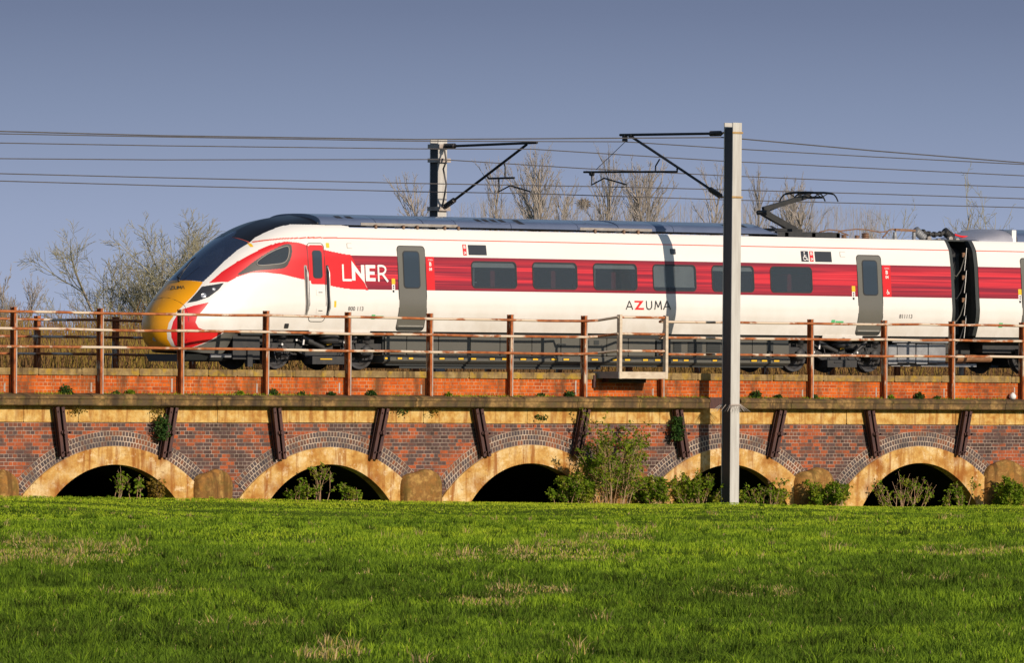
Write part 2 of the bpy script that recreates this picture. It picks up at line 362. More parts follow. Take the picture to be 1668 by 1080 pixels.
M['silver'] = pm("silver_rail", (0.62, 0.6, 0.57), (0.5, 0.48, 0.46), 8, 0.35, 0.5)
# plants
def leaf_mat(name, cols, trans=0.35, sc=1.5, attr=False):
    t = NT(name)
    if attr:
        a = t.node("ShaderNodeAttribute", attribute_name="tone"); col = t.ramp(a.outputs["Fac"], cols)
    else: col = t.ramp(t.noise(t.mapping(), sc, 4), cols)
    t.fin(col, 0.7, 0, 0.06)
    tr = t.node("ShaderNodeBsdfTranslucent"); t.link(col, tr.inputs[0]); ms = t.node("ShaderNodeMixShader"); ms.inputs[0].default_value = trans
    t.link(t.b.outputs[0], ms.inputs[1]); t.link(tr.outputs[0], ms.inputs[2]); t.link(ms.outputs[0], t.out.inputs[0])
    return t.mat
M['grass'] = leaf_mat("grass_blades", [(0.0, (0.06, 0.085, 0.012)), (0.22, (0.125, 0.21, 0.018)), (0.45, (0.28, 0.41, 0.024)), (0.68, (0.50, 0.60, 0.034)), (0.76, (0.48, 0.43, 0.06)), (0.85, (0.52, 0.36, 0.15)), (1.0, (0.70, 0.50, 0.26))], 0.35, attr=True)
M['leaf'] = leaf_mat("bush_leaves", [(0.3, (0.10, 0.19, 0.014)), (0.5, (0.19, 0.28, 0.02)), (0.7, (0.36, 0.32, 0.035))], 0.4, 3)
M['leaf_dark'] = leaf_mat("weed_leaves", [(0.3, (0.03, 0.075, 0.02)), (0.7, (0.07, 0.13, 0.025))], 0.3, 5)
M['leaf_ochre'] = leaf_mat("dry_leaves", [(0.3, (0.28, 0.16, 0.03)), (0.7, (0.2, 0.17, 0.03))], 0.3, 5)
M['stem'] = pm("bush_stems", (0.36, 0.20, 0.10), (0.44, 0.30, 0.18), 4, 0.8)
M['bark'] = pm("grey_brown_bark", (0.32, 0.26, 0.20), (0.24, 0.20, 0.16), 3, 0.9)
M['twig'] = pm("brown_twigs", (0.40, 0.345, 0.30), (0.33, 0.295, 0.27), 0.6, 0.9)
M['twig_olive'] = pm("olive_twigs", (0.36, 0.33, 0.20), (0.28, 0.25, 0.17), 0.8, 0.9)
M['scrub'] = leaf_mat("scrub_twigs", [(0.0, (0.19, 0.105, 0.055)), (0.4, (0.30, 0.165, 0.065)), (0.7, (0.33, 0.20, 0.06)), (1.0, (0.36, 0.26, 0.05))], 0.15, attr=True)
M['ground'] = pm("grass_ground", (0.07, 0.12, 0.014), (0.12, 0.16, 0.02), 0.4, 0.95, bump=0.3, spec=0.0)
M['ballast'] = pm("ballast", (0.16, 0.14, 0.12), (0.08, 0.07, 0.06), 14, 0.95, bump=0.6)
M['rail_steel'] = pm("running_rail", (0.16, 0.09, 0.06), (0.1, 0.06, 0.04), 5, 0.6, 0.3)
M['concrete'] = pm("sleeper_concrete", (0.3, 0.28, 0.25), (0.22, 0.2, 0.18), 5, 0.9)
M['plastic_white'] = pm("white_plastic", (0.8, 0.8, 0.78), (0.7, 0.7, 0.68), 4, 0.4)
# ------------------------------------------------------------------ ground
def gz(x, y): return -0.0141 * np.clip(x, -60, 60) * np.exp(np.minimum(y, 0) / 14.0)
def vnoise(x, y, cell, seed):
    g_ = np.random.default_rng(seed).random((256, 256)); xi = np.floor(x / cell).astype(int); yi = np.floor(y / cell).astype(int); fx = x / cell - xi; fy = y / cell - yi; fx = fx * fx * (3 - 2 * fx); fy = fy * fy * (3 - 2 * fy)
    a = g_[xi % 256, yi % 256]; b = g_[(xi + 1) % 256, yi % 256]; c = g_[xi % 256, (yi + 1) % 256]; d = g_[(xi + 1) % 256, (yi + 1) % 256]
    return (a * (1 - fx) + b * fx) * (1 - fy) + (c * (1 - fx) + d * fx) * fy
def gh(x, y):
    x, y = np.asarray(x, float), np.asarray(y, float); m_ = np.clip((-y - 1.5) / 8, 0, 1) * (np.abs(x) < 140) * (y > -200)
    return gz(x, y) + m_ * (.22 * (vnoise(x + 900, y + 900, 7.0, 31) - .5) + .16 * (vnoise(x + 900, y + 900, 2.6, 32) - .5) + .05 * (vnoise(x + 900, y + 900, .9, 33) - .5))
S = 3000.0
xs = np.array([-S, -400, -120] + list(np.arange(-92, 30.1, .5)) + [60, 120, 400, S]); ys = np.array([-600, -300, -160, -120] + list(np.arange(-102, .1, .5)) + [12, 40, 100, 300, 1000, S])
XX, YY = np.meshgrid(xs, ys); ZZ = gh(XX, YY) - .07; nx_ = len(xs)
me = bpy.data.meshes.new("ground"); ii, jj = np.meshgrid(np.arange(len(xs) - 1), np.arange(len(ys) - 1)); a_ = (jj * nx_ + ii).ravel()
me.from_pydata(np.stack([XX, YY, ZZ], 2).reshape(-1, 3).tolist(), [], np.stack([a_, a_ + 1, a_ + 1 + nx_, a_ + nx_], 1).tolist()); me.materials.append(M['ground']); me.polygons.foreach_set("use_smooth", [True] * len(me.polygons))
go = bpy.data.objects.new("ground", me); COL.objects.link(go); tag(go, kind='structure')

# ------------------------------------------------------------------ viaduct
XL, XR = -34.0, 36.0
via = thing("viaduct", (0, 0, 0), "low brick railway viaduct of flat arches lined with ochre render under a stone ledge", "viaduct")
ARX = [-24.5, -18.2, -11.9, -5.59, 0.58, 6.99, 13.4, 19.75, 26.1]
ARV = {2: (1.635, 1.293, 0.883), 3: (1.63, 1.27, 0.88), 4: (1.68, 1.326, 0.897), 5: (1.62, 1.26, 0.86), 6: (1.66, 1.30, 0.89)}
RE, RL, RO = 4.03, 3.70, 2.38
def arc_pts(cx, top, R, zlo, n):
    h = math.sqrt(max(0, R * R - (R - (top - zlo)) ** 2)); a = math.asin(min(1, h / R)) if (top - zlo) < R else math.pi - math.asin(h / R)
    return [(cx + R * math.sin(-a + 2 * a * i / n), top - R + R * math.cos(-a + 2 * a * i / n)) for i in range(n + 1)], a
# spandrel face: strips from just inside the rings up to the stone band, with real depth behind
wall = MB()
xs = np.arange(XL, XR + 1e-6, 0.05)
def lo(x):
    z = -0.8
    for i, cx in enumerate(ARX):
        e_, l_, o_ = ARV.get(i, (1.64, 1.29, 0.88)); d = abs(x - cx)
        if d < 2.75:
            zc = l_ - RL + math.sqrt(RL * RL - d * d); z = max(z, zc - 0.03)
    return z
for x in xs: wall.v.append((x, 0.0, lo(x))); wall.v.append((x, 0.0, 1.90))
for i in range(len(xs) - 1):
    a = 2 * i; wall.f.append((a, a + 2, a + 3, a + 1)); wall.m.append(0)
wall.box(XL, XR, 0.05, 0.4, 1.5, 2.2)
wall.build("spandrel_wall", M['wall_brick'], via)
for i, cx in enumerate(ARX):
    e_, l_, o_ = ARV.get(i, (1.64, 1.29, 0.88))
    N = 48
    A, aa = arc_pts(cx, e_, RE, 0.50 if i != 4 else 0.62, N); B, _ = arc_pts(cx, l_, RL, 0.28, N)
    r = MB(); r.uv = []
    for j in range(N + 1):
        s_ = (j / N - 0.5) * 2 * aa * (RE - 0.17)
        for (p, y, v_) in ((B[j], 0.05, -0.06), (B[j], -0.016, 0), (A[j], -0.016, 0.3405), (A[j], 0.05, 0.40)):
            r.v.append((p[0], y, p[1])); r.uv.append((s_, v_))
    for j in range(N):
        for q in range(3): r.f.append((4 * j + q, 4 * j + 4 + q, 4 * j + 5 + q, 4 * j + 1 + q)); r.m.append(0)
    r.build("arch_ring", M['ring_brick'], via)
    N = 120
    B, _ = arc_pts(cx, l_, RL, -0.55, N); O, _ = arc_pts(cx, o_, RO, -0.55, N)
    r = MB()
    for j in range(N + 1):
        for (p, y) in ((B[j], 0.3), (B[j], -0.055), (O[j], -0.055), (O[j], 0.22)): r.v.append((p[0], y, p[1]))
    for j in range(N):
        for q in range(3): r.f.append((4 * j + q, 4 * j + 4 + q, 4 * j + 5 + q, 4 * j + 1 + q)); r.m.append(0)
    lob = r.build("arch_lining", M['render'], via, smooth=True, sharp=40)
    sv = []
    for p in r.v:
        s0 = max([math.exp(-((p[0] - b) / .19) ** 2) for b in (-13.42, -10.54, -7.13, -4.33, -.90, 1.96, 5.43, 8.30, 11.80, 14.68)]); sv.append(s0 * (.95 if p[1] < .1 else .5))
    lob.data.attributes.new("stain", 'FLOAT', 'POINT').data.foreach_set("value", sv)
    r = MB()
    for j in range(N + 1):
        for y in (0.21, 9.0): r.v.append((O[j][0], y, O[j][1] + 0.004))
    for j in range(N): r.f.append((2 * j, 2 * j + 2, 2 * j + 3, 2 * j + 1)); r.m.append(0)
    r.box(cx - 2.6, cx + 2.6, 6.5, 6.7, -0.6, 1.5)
    r.build("arch_barrel", M['barrel_shade'], via)
# pier cutwaters: rounded stubs with a sloping rounded top
cuts = [(-21.3, .7, .5), (-15.1, .74, .42), (-9.08, .735, .56), (-2.84, .725, .64), (3.75, .73, .6), (9.75, .745, .66), (16.35, .93, .72), (23, .74, .6)]
for cx, top, hw in cuts:
    r = MB(); n = 16; K = 15
    for kz in range(K):
        t_ = kz / (K - 1)
        z = -0.7 + (top + 0.7 - 0.34) * min(1, t_ * 1.5) if t_ < 0.667 else top - 0.34 + 0.34 * math.sin((t_ - 0.667) / 0.333 * math.pi / 2)
        sc = 1.0 if t_ < 0.667 else max(.16, math.cos((t_ - 0.667) / 0.333 * math.pi / 2 * .97)) ** .62
        for q in range(n + 1):
            a = math.pi * q / n
            wob = .03 * math.sin(3.1 * a + cx * 2.3 + z * 3) + .03 * math.sin(7 * a + cx * 5); r.v.append((cx - hw * math.cos(a) * (sc ** 0.8) * (1 + .03 * math.sin(cx * 7 + z * 2)), 0.05 - (0.05 + (0.30 + wob) * sc * math.sin(a) ** 0.7), z + .05 * math.sin(cx * 3 + 2 * a) * (t_ > .5)))
    for kz in range(K - 1):
        for q in range(n):
            a = kz * (n + 1) + q; r.f.append((a, a + 1, a + n + 2, a + n + 1)); r.m.append(0)
    r.f.append(tuple((K - 1) * (n + 1) + q for q in range(n + 1))); r.m.append(0)
    r.build("pier_cutwater", M['render_dark'], via, smooth=True, sharp=60)
# stone band of separate ashlar blocks
r = MB(); x = XL
while x < XR:
    w = random.uniform(1.5, 2.3); r.cbox(x + .006, x + w - .006, -0.03 - random.uniform(0, .012), 0.3, 1.83 + random.uniform(-.006, .006), 2.19, 0.015); x += w
r.build("stone_band", M['band_stone'], via)
# moulded ledge in blocks, with a notch at the near mast
def ledge(x0, x1):
    x = x0
    while x < x1 - 0.05:
        w = min(random.uniform(1.2, 2.1), x1 - x)
        if x1 - (x + w) < 0.4: w = x1 - x
        j = random.uniform(-.008, .008)
        prof = [(0.02, 2.475), (-.24, 2.44 + j), (-.34 + j, 2.405 + j), (-.355 + j, 2.39), (-.355 + j, 2.345), (-.325 + j, 2.335), (-.325 + j, 2.215), (-.30, 2.195), (-.04, 2.185), (0.02, 2.185)]
        LG.extrude_x(prof, [x + .004, x + w - .004]); x += w
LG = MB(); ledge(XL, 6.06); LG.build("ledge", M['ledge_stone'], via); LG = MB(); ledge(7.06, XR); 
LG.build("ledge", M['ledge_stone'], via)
r = MB(); r.box(XL, XR, 0.0, 0.42, 2.30, 2.872); r.build("parapet_wall", M['parapet_brick'], via)
r = MB(); x = XL + 0.35
while x < XR:
    w = random.choice([0.82, 1.22, 2.44, 1.62]) * random.uniform(.97, 1.03); j = random.uniform(-.008, .008)
    if not (2.25 < x + w / 2 < 2.2): r.cbox(x + .005, x + w - .005, -0.045 + j, 0.47, 2.872, 3.022 + random.uniform(-.012, .012), 0.022)
    x += w
r.build("coping", M['coping_stone'], via)
r = MB(); r.box(XL, XR, 8.30, 8.72, 0.0, 2.87); r.box(XL, XR, 8.26, 8.76, 2.87, 3.01); r.build("far_parapet", M['coping_stone'], via)
r = MB(); r.box(XL, XR, 0.42, 8.30, 1.9, 2.70); r.build("deck_fill", M['ballast'], via)
MB().box(6.07, 7.05, -0.03, 0.02, 2.19, 2.46).build("notch_shade_plate", M['old_rail'], via)  # dark plate added to stand in for the shade in the ledge notch
# leaning tie rails: a pair of old rails with a bolted plate
def rail_prof_bar(mb, p0, p1, w, d):
    mb.bar(p0, p1, w, d)
for (a, b, z0) in [(-13.62, -13.42, 1.06), (-10.35, -10.54, 1.04), (-7.34, -7.13, 1.0), (-4.08, -4.33, 1.0), (-1.2, -.90, 1.06), (2.18, 1.96, 1.06), (5.14, 5.43, 1.04), (8.57, 8.30, 1.04), (11.52, 11.80, 1.06), (14.88, 14.68, 1.08), (17.9, 18.2, 1.05), (-16.6, -16.85, 1.05)]:
    t_ = MB()
    for dx in (-0.075, 0.075):
        T, Bm = Vector((a + dx, -0.17, 2.16)), Vector((b + dx, -0.13, z0))
        t_.bar(T, Bm, 0.052, 0.10); t_.bar(T + Vector((0, -.055, 0)), Bm + Vector((0, -.055, 0)), 0.085, 0.03); t_.bar(T + Vector((0, .05, 0)), Bm + Vector((0, .05, 0)), 0.11, 0.02)
    ob = t_.build("tie_rail", M['old_rail'], via)
    q = MB(); m_ = Vector(((a * .55 + b * .45), -0.25, 1.60))
    q.bar(m_ + Vector((-.06, 0, 0)), m_ + Vector((.2, 0, 0)), 0.02, 0.06); q.lathe(m_ + Vector((.02, .03, 0)), (0, -1, 0), [(0.0, .09), (.055, .09), (.055, .0)], 10); q.tube([m_ + Vector((.16, .05, 0)), m_ + Vector((.16, -.06, 0))], .022, 6)
    for zz in (2.06, 1.16):
        tt = (2.16 - zz) / (2.16 - z0); xx = a + (b - a) * tt
        for dx in (-.075, .075): q.tube([(xx + dx, -.20, zz), (xx + dx, -.265, zz)], .018, 6)
    bo = split(q, "bolt", M['old_rail'], ob)
# track bed (mostly hidden behind the coping)
TCY, TCY2, RZ = 2.39, 6.35, 3.06
r = MB(); r.extrude_x([(0.5, 2.70), (8.2, 2.70), (8.0, 2.83), (0.75, 2.83)], [XL, XR]); tag(r.build("track_bed", M['ballast']), kind='structure')
for cy in (TCY, TCY2):
    tk = thing("railway_track", (0, cy, 2.83), "steel running track on concrete sleepers beneath the train" if cy == TCY else "empty farther running track beside the far parapet", "track")
    for s_ in (-1, 1):
        r = MB(); yy = cy + s_ * 0.7525
        for prof in ([(-.075, 2.86), (.075, 2.86), (.075, 2.875), (-.075, 2.875)], [(-.011, 2.875), (.011, 2.875), (.011, 2.99), (-.011, 2.99)], [(-.036, 2.99), (.036, 2.99), (.036, 3.02), (-.036, 3.02)]):
            r.extrude_x([(yy + p, z) for p, z in prof], [XL, XR])
        r.build("running_rail", M['rail_steel'], tk)
    r = MB()
    for i in range(int((XR - XL) / 0.65)): r.box(XL + i * .65, XL + i * .65 + .25, cy - 1.25, cy + 1.25, 2.80, 2.862)
    tag(r.build("sleepers", M['concrete'], tk), kind='stuff')

# ------------------------------------------------------------------ near railing with refuge platform, far railing
def make_post(mb_parent, x, y, z0, z1, name="post"):
    t_ = MB(); ln = random.uniform(-.012, .012)
    # old bullhead rail on end: web, two heads
    T = Vector((ln, 0, z1)); B_ = Vector((0, 0, z0)); o = Vector((x, y, 0))
    t_.bar(o + B_, o + T, 0.034, 0.10); t_.bar(o + B_ + Vector((0, .05, 0)), o + T + Vector((0, .05, 0)), 0.085, 0.04); t_.bar(o + B_ + Vector((0, -.055, 0)), o + T + Vector((0, -.055, 0)), 0.085, 0.045)
    ob = t_.build(name, M['rust_post'], mb_parent)
    e_ = MB(); e_.bar(o + B_ + Vector((.030, -.0785, 0)), o + T + Vector((.030, -.0785, -.01)), 0.028, 0.004)
    e_.build("painted_edge", M['pale_edge'], ob)
    if random.random() < .75 and name == 'post' and y < 1:
        zt_ = random.uniform(2.66, 2.84); MB().box(x - .20, x - .16, -.006, .01, 2.50, zt_).build("mortar_patch", M['pale_edge'], ob)
    return ob
fen = thing("railing", (0, -0.08, 2.46), "rusty three rail post railing along the near brick parapet in front of the train", "railing")
FX = [-14.83, -12.38, -10.06, -7.57, -5.11, -2.62, -0.14, 2.2, 4.68, 7.13, 9.6, 12.09, 14.42, 16.88]
FX = [FX[0] - 2.45 * i for i in range(6, 0, -1)] + FX + [16.88 + 2.45 * i for i in range(1, 7)]
for x in FX: make_post(fen, x, -0.08, 2.455, 4.36 if abs(x - 4.68) > .1 else 2.9)
def pipe(parent, pts, name="rail", r=0.031, mat=None):
    P2 = []
    for i in range(len(pts) - 1):
        a, b = Vector(pts[i]), Vector(pts[i + 1]); n = max(1, int((b - a).length / 1.2))
        for q in range(n):
            p = a.lerp(b, q / n); P2.append(p + (Vector((0, random.uniform(-.006, .006), random.uniform(-.010, .010))) if q else Vector()))
    P2.append(Vector(pts[-1]))
    return MB().tube(P2, r, 8).build(name, mat or M['rust_rail'], parent, smooth=True, sharp=50)
YR = -0.165
for za, zp in ((4.245, 4.34), (3.868, 3.955), (3.475, 3.555)):
    pipe(fen, [(FX[0], YR, za), (-14.8, YR, za + .015), (2.2, YR, za - .01), (2.35, YR, za), (2.56, YR, za + .01)])
    pipe(fen, [(4.55, YR, za), (16.9, YR, za + .03), (FX[-1], YR, za + .03)])
pl = thing("refuge_platform", (3.4, -0.45, 2.9), "small steel refuge platform with pale posts hung out over the near parapet", "platform")
PXa, PXb, PYf, PYb = 2.66, 4.22, -0.80, 0.1
r = MB()
for x in (PXa + .03, PXb - .05):
    po = MB(); po.box(x - .012, x + .068, PYf, PYf + .012, 2.89, 4.40 if x < 3 else 4.37); po.box(x - .012, x, PYf + .012, PYf + .10, 2.89, 4.39)
    po.build("corner_post", M['white_plate'], pl)
MB().box(PXa + .10, PXb - .062, PYf + .003, PYf + .015, 2.895, 3.055).build("front_plate", M['white_plate'], pl)
sp_ = MB(); sp_.box(PXa + .004, PXa + .016, PYf + .013, PYb, 2.895, 3.055); sp_.box(PXb + .02, PXb + .03, PYf + .013, PYb, 2.895, 3.055); split(sp_, "side_plate", M['alu'], pl)
MB().box(PXa + .02, PXb + .02, PYf + .02, PYb, 2.955, 2.985).build("deck_plate", M['skirt_dark'], pl)
br_ = MB(); br_.box(PXa + .2, PXb - .15, -0.22, 0.02, 2.80, 2.95); br_.box(PXa - .12, PXa - .04, -.06, 0, 2.68, 2.97); split(br_, "support_bracket", M['old_rail'], pl)
for za, zp in ((4.245, 4.335), (3.868, 3.945), (3.475, 3.545)):
    pipe(pl, [(2.56, YR, za + .01), (PXa + .02, PYf + .05, zp)], "rail"); pipe(pl, [(PXa + .04, PYf + .06, zp), (PXb, PYf + .06, zp)], "rail")
    pipe(pl, [(PXb - .02, PYf + .08, zp - .01), (4.55, YR, za)], "rail")
far = thing("railing", (0, 8.75, 3.0), "farther rusty railing across the tracks, partly in shade of the train", "railing")
fx = [-4.76 + 2.37 * i for i in range(-12, 18)]
for x in fx:
    t_ = MB(); t_.bar((x, 8.75, 2.9), (x, 8.75, 4.25), 0.05, 0.10); t_.bar((x, 8.70, 2.9), (x, 8.70, 4.25), 0.10, 0.045); t_.bar((x, 8.80, 2.9), (x, 8.80, 4.25), 0.10, 0.04)
    t_.build("post", M['rust_post'], far)
for z in (4.17, 3.768, 3.364): pipe(far, [(fx[0], 8.66, z), (fx[-1], 8.66, z)])

# ------------------------------------------------------------------ overhead line
def Hmast(parent, x, y, z0, z1, w=0.29, d=0.31):
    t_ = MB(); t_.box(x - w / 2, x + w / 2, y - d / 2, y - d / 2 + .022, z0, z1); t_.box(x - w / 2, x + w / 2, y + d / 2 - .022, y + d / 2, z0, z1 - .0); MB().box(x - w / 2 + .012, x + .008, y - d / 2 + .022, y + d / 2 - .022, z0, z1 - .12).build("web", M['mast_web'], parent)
    return t_.build("column", M['galv'], parent)
def rod(parent, name, pts, r, mat, X, n=8): return MB().tube([Vector(PX(a, b, X)) for a, b in pts], r, n).build(name, mat, parent, smooth=True, sharp=40)
def insulator(parent, a, b, X, r=0.068):
    A, B_ = Vector(PX(*a, X)), Vector(PX(*b, X)); d = B_ - A; L = d.length; prof = [(0.02, 0), (r * .6, .02 * L)]
    for i in range(7):
        z = L * (.06 + i * .12); prof += [(r * .62, z), (r, z + .03 * L), (r, z + .055 * L), (r * .62, z + .09 * L)]
    prof += [(r * .5, L * .97), (0.02, L)]
    return MB().lathe(A, d, prof, 14).build("insulator", M['insul'], parent, smooth=True, sharp=40)
MXn, MYn = 6.25, -0.83
m1 = thing("overhead_mast", (MXn, MYn, -0.1), "tall grey steel mast standing in the grass in front of the viaduct, arm reaching left", "mast")
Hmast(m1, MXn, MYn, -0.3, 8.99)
s_ = MB()
for z in (8.73, 7.20): s_.box(MXn - .17, MXn + .17, MYn - .175, MYn - .157, z, z + .045); s_.box(MXn - .17, MXn + .17, MYn + .157, MYn + .175, z, z + .045)
split(s_, "strap", M['strap'], m1)
s_ = MB()
for dx in np.linspace(-.22, .22, 9):
    for yy in (MYn - .165, MYn + .165): s_.tube([(MXn + dx * .7, yy, 2.30), (MXn + dx * 1.7, yy - .12 * (1 if yy < MYn else -1), 2.13)], [.009, .004], 5)
for yy in (-.14, 0, .14): s_.tube([(MXn - .15, MYn + yy, 2.30), (MXn - .33, MYn + yy, 2.13)], [.009, .004], 5); s_.tube([(MXn + .15, MYn + yy, 2.30), (MXn + .33, MYn + yy, 2.13)], [.009, .004], 5)
s_.box(MXn - .16, MXn + .16, MYn - .18, MYn - .16, 2.28, 2.31); s_.box(MXn - .16, MXn + .16, MYn + .16, MYn + .18, 2.28, 2.31)
s_.build("climbing_spikes", M['pale_edge'], m1)
rod(m1, "cantilever_tube", [(1010, 219.5), (1158, 217.2)], .032, M['dark_steel'], MXn); insulator(m1, (1156, 217.3), (1177, 217), MXn)
rod(m1, "cantilever_tube", [(1028, 222), (1060, 243), (1108, 275), (1157, 308)], .034, M['dark_steel'], MXn); insulator(m1, (1155, 307), (1177, 321.5), MXn)
rod(m1, "registration_tube", [(951, 280), (1103, 279.5), (1103, 274)], .026, M['dark_steel'], MXn)
rod(m1, "registration_strut", [(1074.5, 259), (1068, 270), (1067.5, 279)], .018, M['dark_steel'], MXn)
rod(m1, "steady_arm", [(964, 280), (963.6, 301), (984, 290), (1020.5, 300.5), (1020, 305)], .020, M['dark_steel'], MXn)
rod(m1, "stay_wire", [(1018, 231), (971, 276)], .008, M['wire'], MXn)
s_ = MB()
for q in ((1018, 222), (1018, 228), (964, 283), (1028, 221)):
    c = Vector(PX(*q, MXn)); s_.lathe(c - Vector((.05, 0, 0)), (1, 0, 0), [(0, 0), (.05, 0), (.05, .1), (0, .1)], 10)
split(s_, "clamp", M['dark_steel'], m1)
MXf, MYf = 6.15, 9.60
m2 = thing("overhead_mast", (MXf, MYf, 0), "grey steel mast rising behind the train roof, arm and wires reaching right", "mast")
Hmast(m2, MXf, MYf, -0.2, 8.77)
rod(m2, "cantilever_tube", [(742, 237.5), (875, 232)], .032, M['dark_steel'], MXf); insulator(m2, (722, 237.8), (744, 237.3), MXf)
rod(m2, "cantilever_tube", [(741, 325), (858, 235)], .034, M['dark_steel'], MXf); insulator(m2, (724, 337), (743, 323.5), MXf)
rod(m2, "registration_tube", [(794, 287), (796, 290.5), (838, 289.5)], .026, M['dark_steel'], MXf)
rod(m2, "registration_strut", [(821, 266), (823, 272), (823, 290)], .018, M['dark_steel'], MXf)
rod(m2, "steady_arm", [(812.6, 290), (812.6, 312), (831, 302), (864, 312), (864, 315)], .020, M['dark_steel'], MXf)
rod(m2, "feeder_cable", [(724, 243), (727, 262), (722, 275), (727, 300), (724, 318), (720, 338)], .022, M['wire'], MXf - .16)
s_ = MB()
for q in ((722, 238), (721, 261), (720, 340)):
    c = Vector(PX(*q, MXf)); s_.box(MXf - .19, MXf + .19, MYf - .25, MYf + .19, c.z - .05, c.z + .05)
split(s_, "bracket_clamp", M['pale_edge'], m2)
def wire(pts, Y, label, r=0.0135):
    P3 = [Vector(P(a, b, Y)) for a, b in pts]
    # extend beyond the frame along the same slope
    f0 = P3[0] + (P3[0] - P3[1]).normalized() * 25; f1 = P3[-1] + (P3[-1] - P3[-2]).normalized() * 25
    o = MB().tube([f0] + P3 + [f1], r, 6).build("overhead_wire", M['wire'], None, smooth=True)
    return tag(o, label, "wire", "overhead wires strung above the tracks")
wire([(0, 213.5), (260, 220.5), (680, 226.8), (1177, 223.5), (1210, 226), (1420, 245), (1668, 265)], -0.62, "uppermost overhead wire, meeting the top of the nearer mast", .016)
w2 = wire([(0, 217.5), (260, 222.5), (680, 229.5), (1018, 230.5), (1178, 241), (1420, 255), (1668, 267.5)], 2.85, "overhead wire just under the uppermost one, hung from the nearer mast's arm tip")
wire([(0, 232.5), (260, 237), (680, 242), (866, 242.5), (1177, 262), (1420, 274), (1668, 286)], 6.12, "overhead wire passing under the arm tip of the farther mast")
wire([(0, 258), (260, 260), (700, 259.4), (724, 259.8), (948, 274), (1177, 285.7), (1420, 296), (1668, 305)], 9.35, "overhead wire clamped to the column of the farther mast")
w5 = wire([(0, 282.5), (260, 289), (680, 298.5), (1020, 304.5), (1210, 309.5), (1420, 315.5), (1668, 323.5)], 2.87, "contact wire at the nearer mast's zigzag steady arm, second lowest of all")
wire([(0, 294.5), (260, 302), (680, 312), (864, 315), (1210, 326), (1420, 331.5), (1668, 338)], 6.15, "lowest overhead wire, crossing close above the train roof")
# ------------------------------------------------------------------ the train (local axes: x along the track, y across, z above the rail)
train = thing("train", (0, TCY, RZ), "white and red electric express train with a yellow nose crossing the viaduct", "train")
SLOPE = 0.0027
train.rotation_euler = (0, -SLOPE, 0); train['org'] = [0.0, 0.0, 0.0]
X0, XE = -8.98, 15.57
def smooth_tab(tab, n=2400, win=60, it=2, ends=True):
    xs_ = np.linspace(tab[0][0], tab[-1][0], n); ys_ = np.interp(xs_, [a for a, b in tab], [b for a, b in tab]); y0, y1 = ys_[0], ys_[-1]
    for _ in range(it):
        p = np.concatenate([2 * ys_[0] - ys_[win:0:-1], ys_, 2 * ys_[-1] - ys_[-2:-win - 2:-1]])
        c = np.cumsum(np.insert(p, 0, 0)); ys_ = ((c[2 * win + 1:] - c[:-2 * win - 1]) / (2 * win + 1))[:n]
    ys_ += y0 - ys_[0]
    return lambda x: np.interp(x, xs_, ys_)
# full section: half width against height
Fz = smooth_tab([(0.85, 1.185), (0.9, 1.20), (1.1, 1.265), (1.35, 1.33), (1.55, 1.345), (1.85, 1.32), (2.634, 1.265), (3.03, 1.20), (3.25, 1.07), (3.36, 0.94), (3.45, 0.76), (3.52, 0.55), (3.56, 0.3), (3.58, 0.0)], 2400, 40)
sq = lambda d: math.sqrt(max(0.0, d))
At = smooth_tab([(sq(d), w) for d, w in [(0, 0), (.02, .15), (.07, .29), (.16, .43), (.3, .58), (.47, .72), (.64, .82), (.95, .955), (1.45, 1.085), (1.95, 1.17), (2.95, 1.28), (3.95, 1.33), (4.7, 1.345), (5.6, 1.345)]], 2400, 50)
ZTOP = smooth_tab([(sq(d), z) for d, z in [(0, .89), (.015, 1.03), (.06, 1.17), (.18, 1.37), (.40, 1.60), (.67, 1.834), (.97, 2.08), (1.48, 2.47), (1.98, 2.83), (2.38, 3.07), (2.88, 3.30), (3.38, 3.46), (4.18, 3.565), (4.9, 3.58), (6, 3.58)]], 2400, 40)
ZBOT = smooth_tab([(sq(d), z) for d, z in [(0, .89), (.015, .78), (.05, .68), (.12, .57), (.25, .47), (.5, .40), (.9, .36), (1.45, .34), (1.80, .885), (3.0, .885), (6, .885)]], 2400, 25)
ZM = 0.89
LID = 3.275
def sstep(x): x = np.clip(x, 0, 1); return x * x * (3 - 2 * x)
def half_w(x, z):
    d = np.maximum(np.asarray(x, float) - X0, 0); s = np.sqrt(d); d4 = np.minimum(s, math.sqrt(5.4))
    A = At(d4); zt = ZTOP(d4); zb = ZBOT(d4); b = sstep(d / 4.3); bl = sstep(d / 0.9)
    z = np.asarray(z, float)
    q = np.clip((z - ZM) / np.maximum(zt - ZM, 1e-4), 0, 1); qq = np.clip((ZM - z) / np.maximum(ZM - zb, 1e-4), 0, 1)
    SE = np.power(np.maximum(1 - np.power(q, 2.35), 0), 1 / 2.35); Fn = Fz(ZM + q * (3.58 - ZM)) / 1.345
    up = (1 - b) * SE + b * Fn; u0 = (1 - b) + b * Fz(ZM) / 1.345
    Lt = np.power(np.maximum(1 - np.power(qq, 2.3), 0), 1 / 2.3); Lr = 1 - 0.10 * qq
    return A * np.where(z >= ZM, up, u0 * ((1 - bl) * Lt + bl * Lr))
def w_at(x, z): return float(half_w(x, min(z, LID) if x > -3.85 else z))
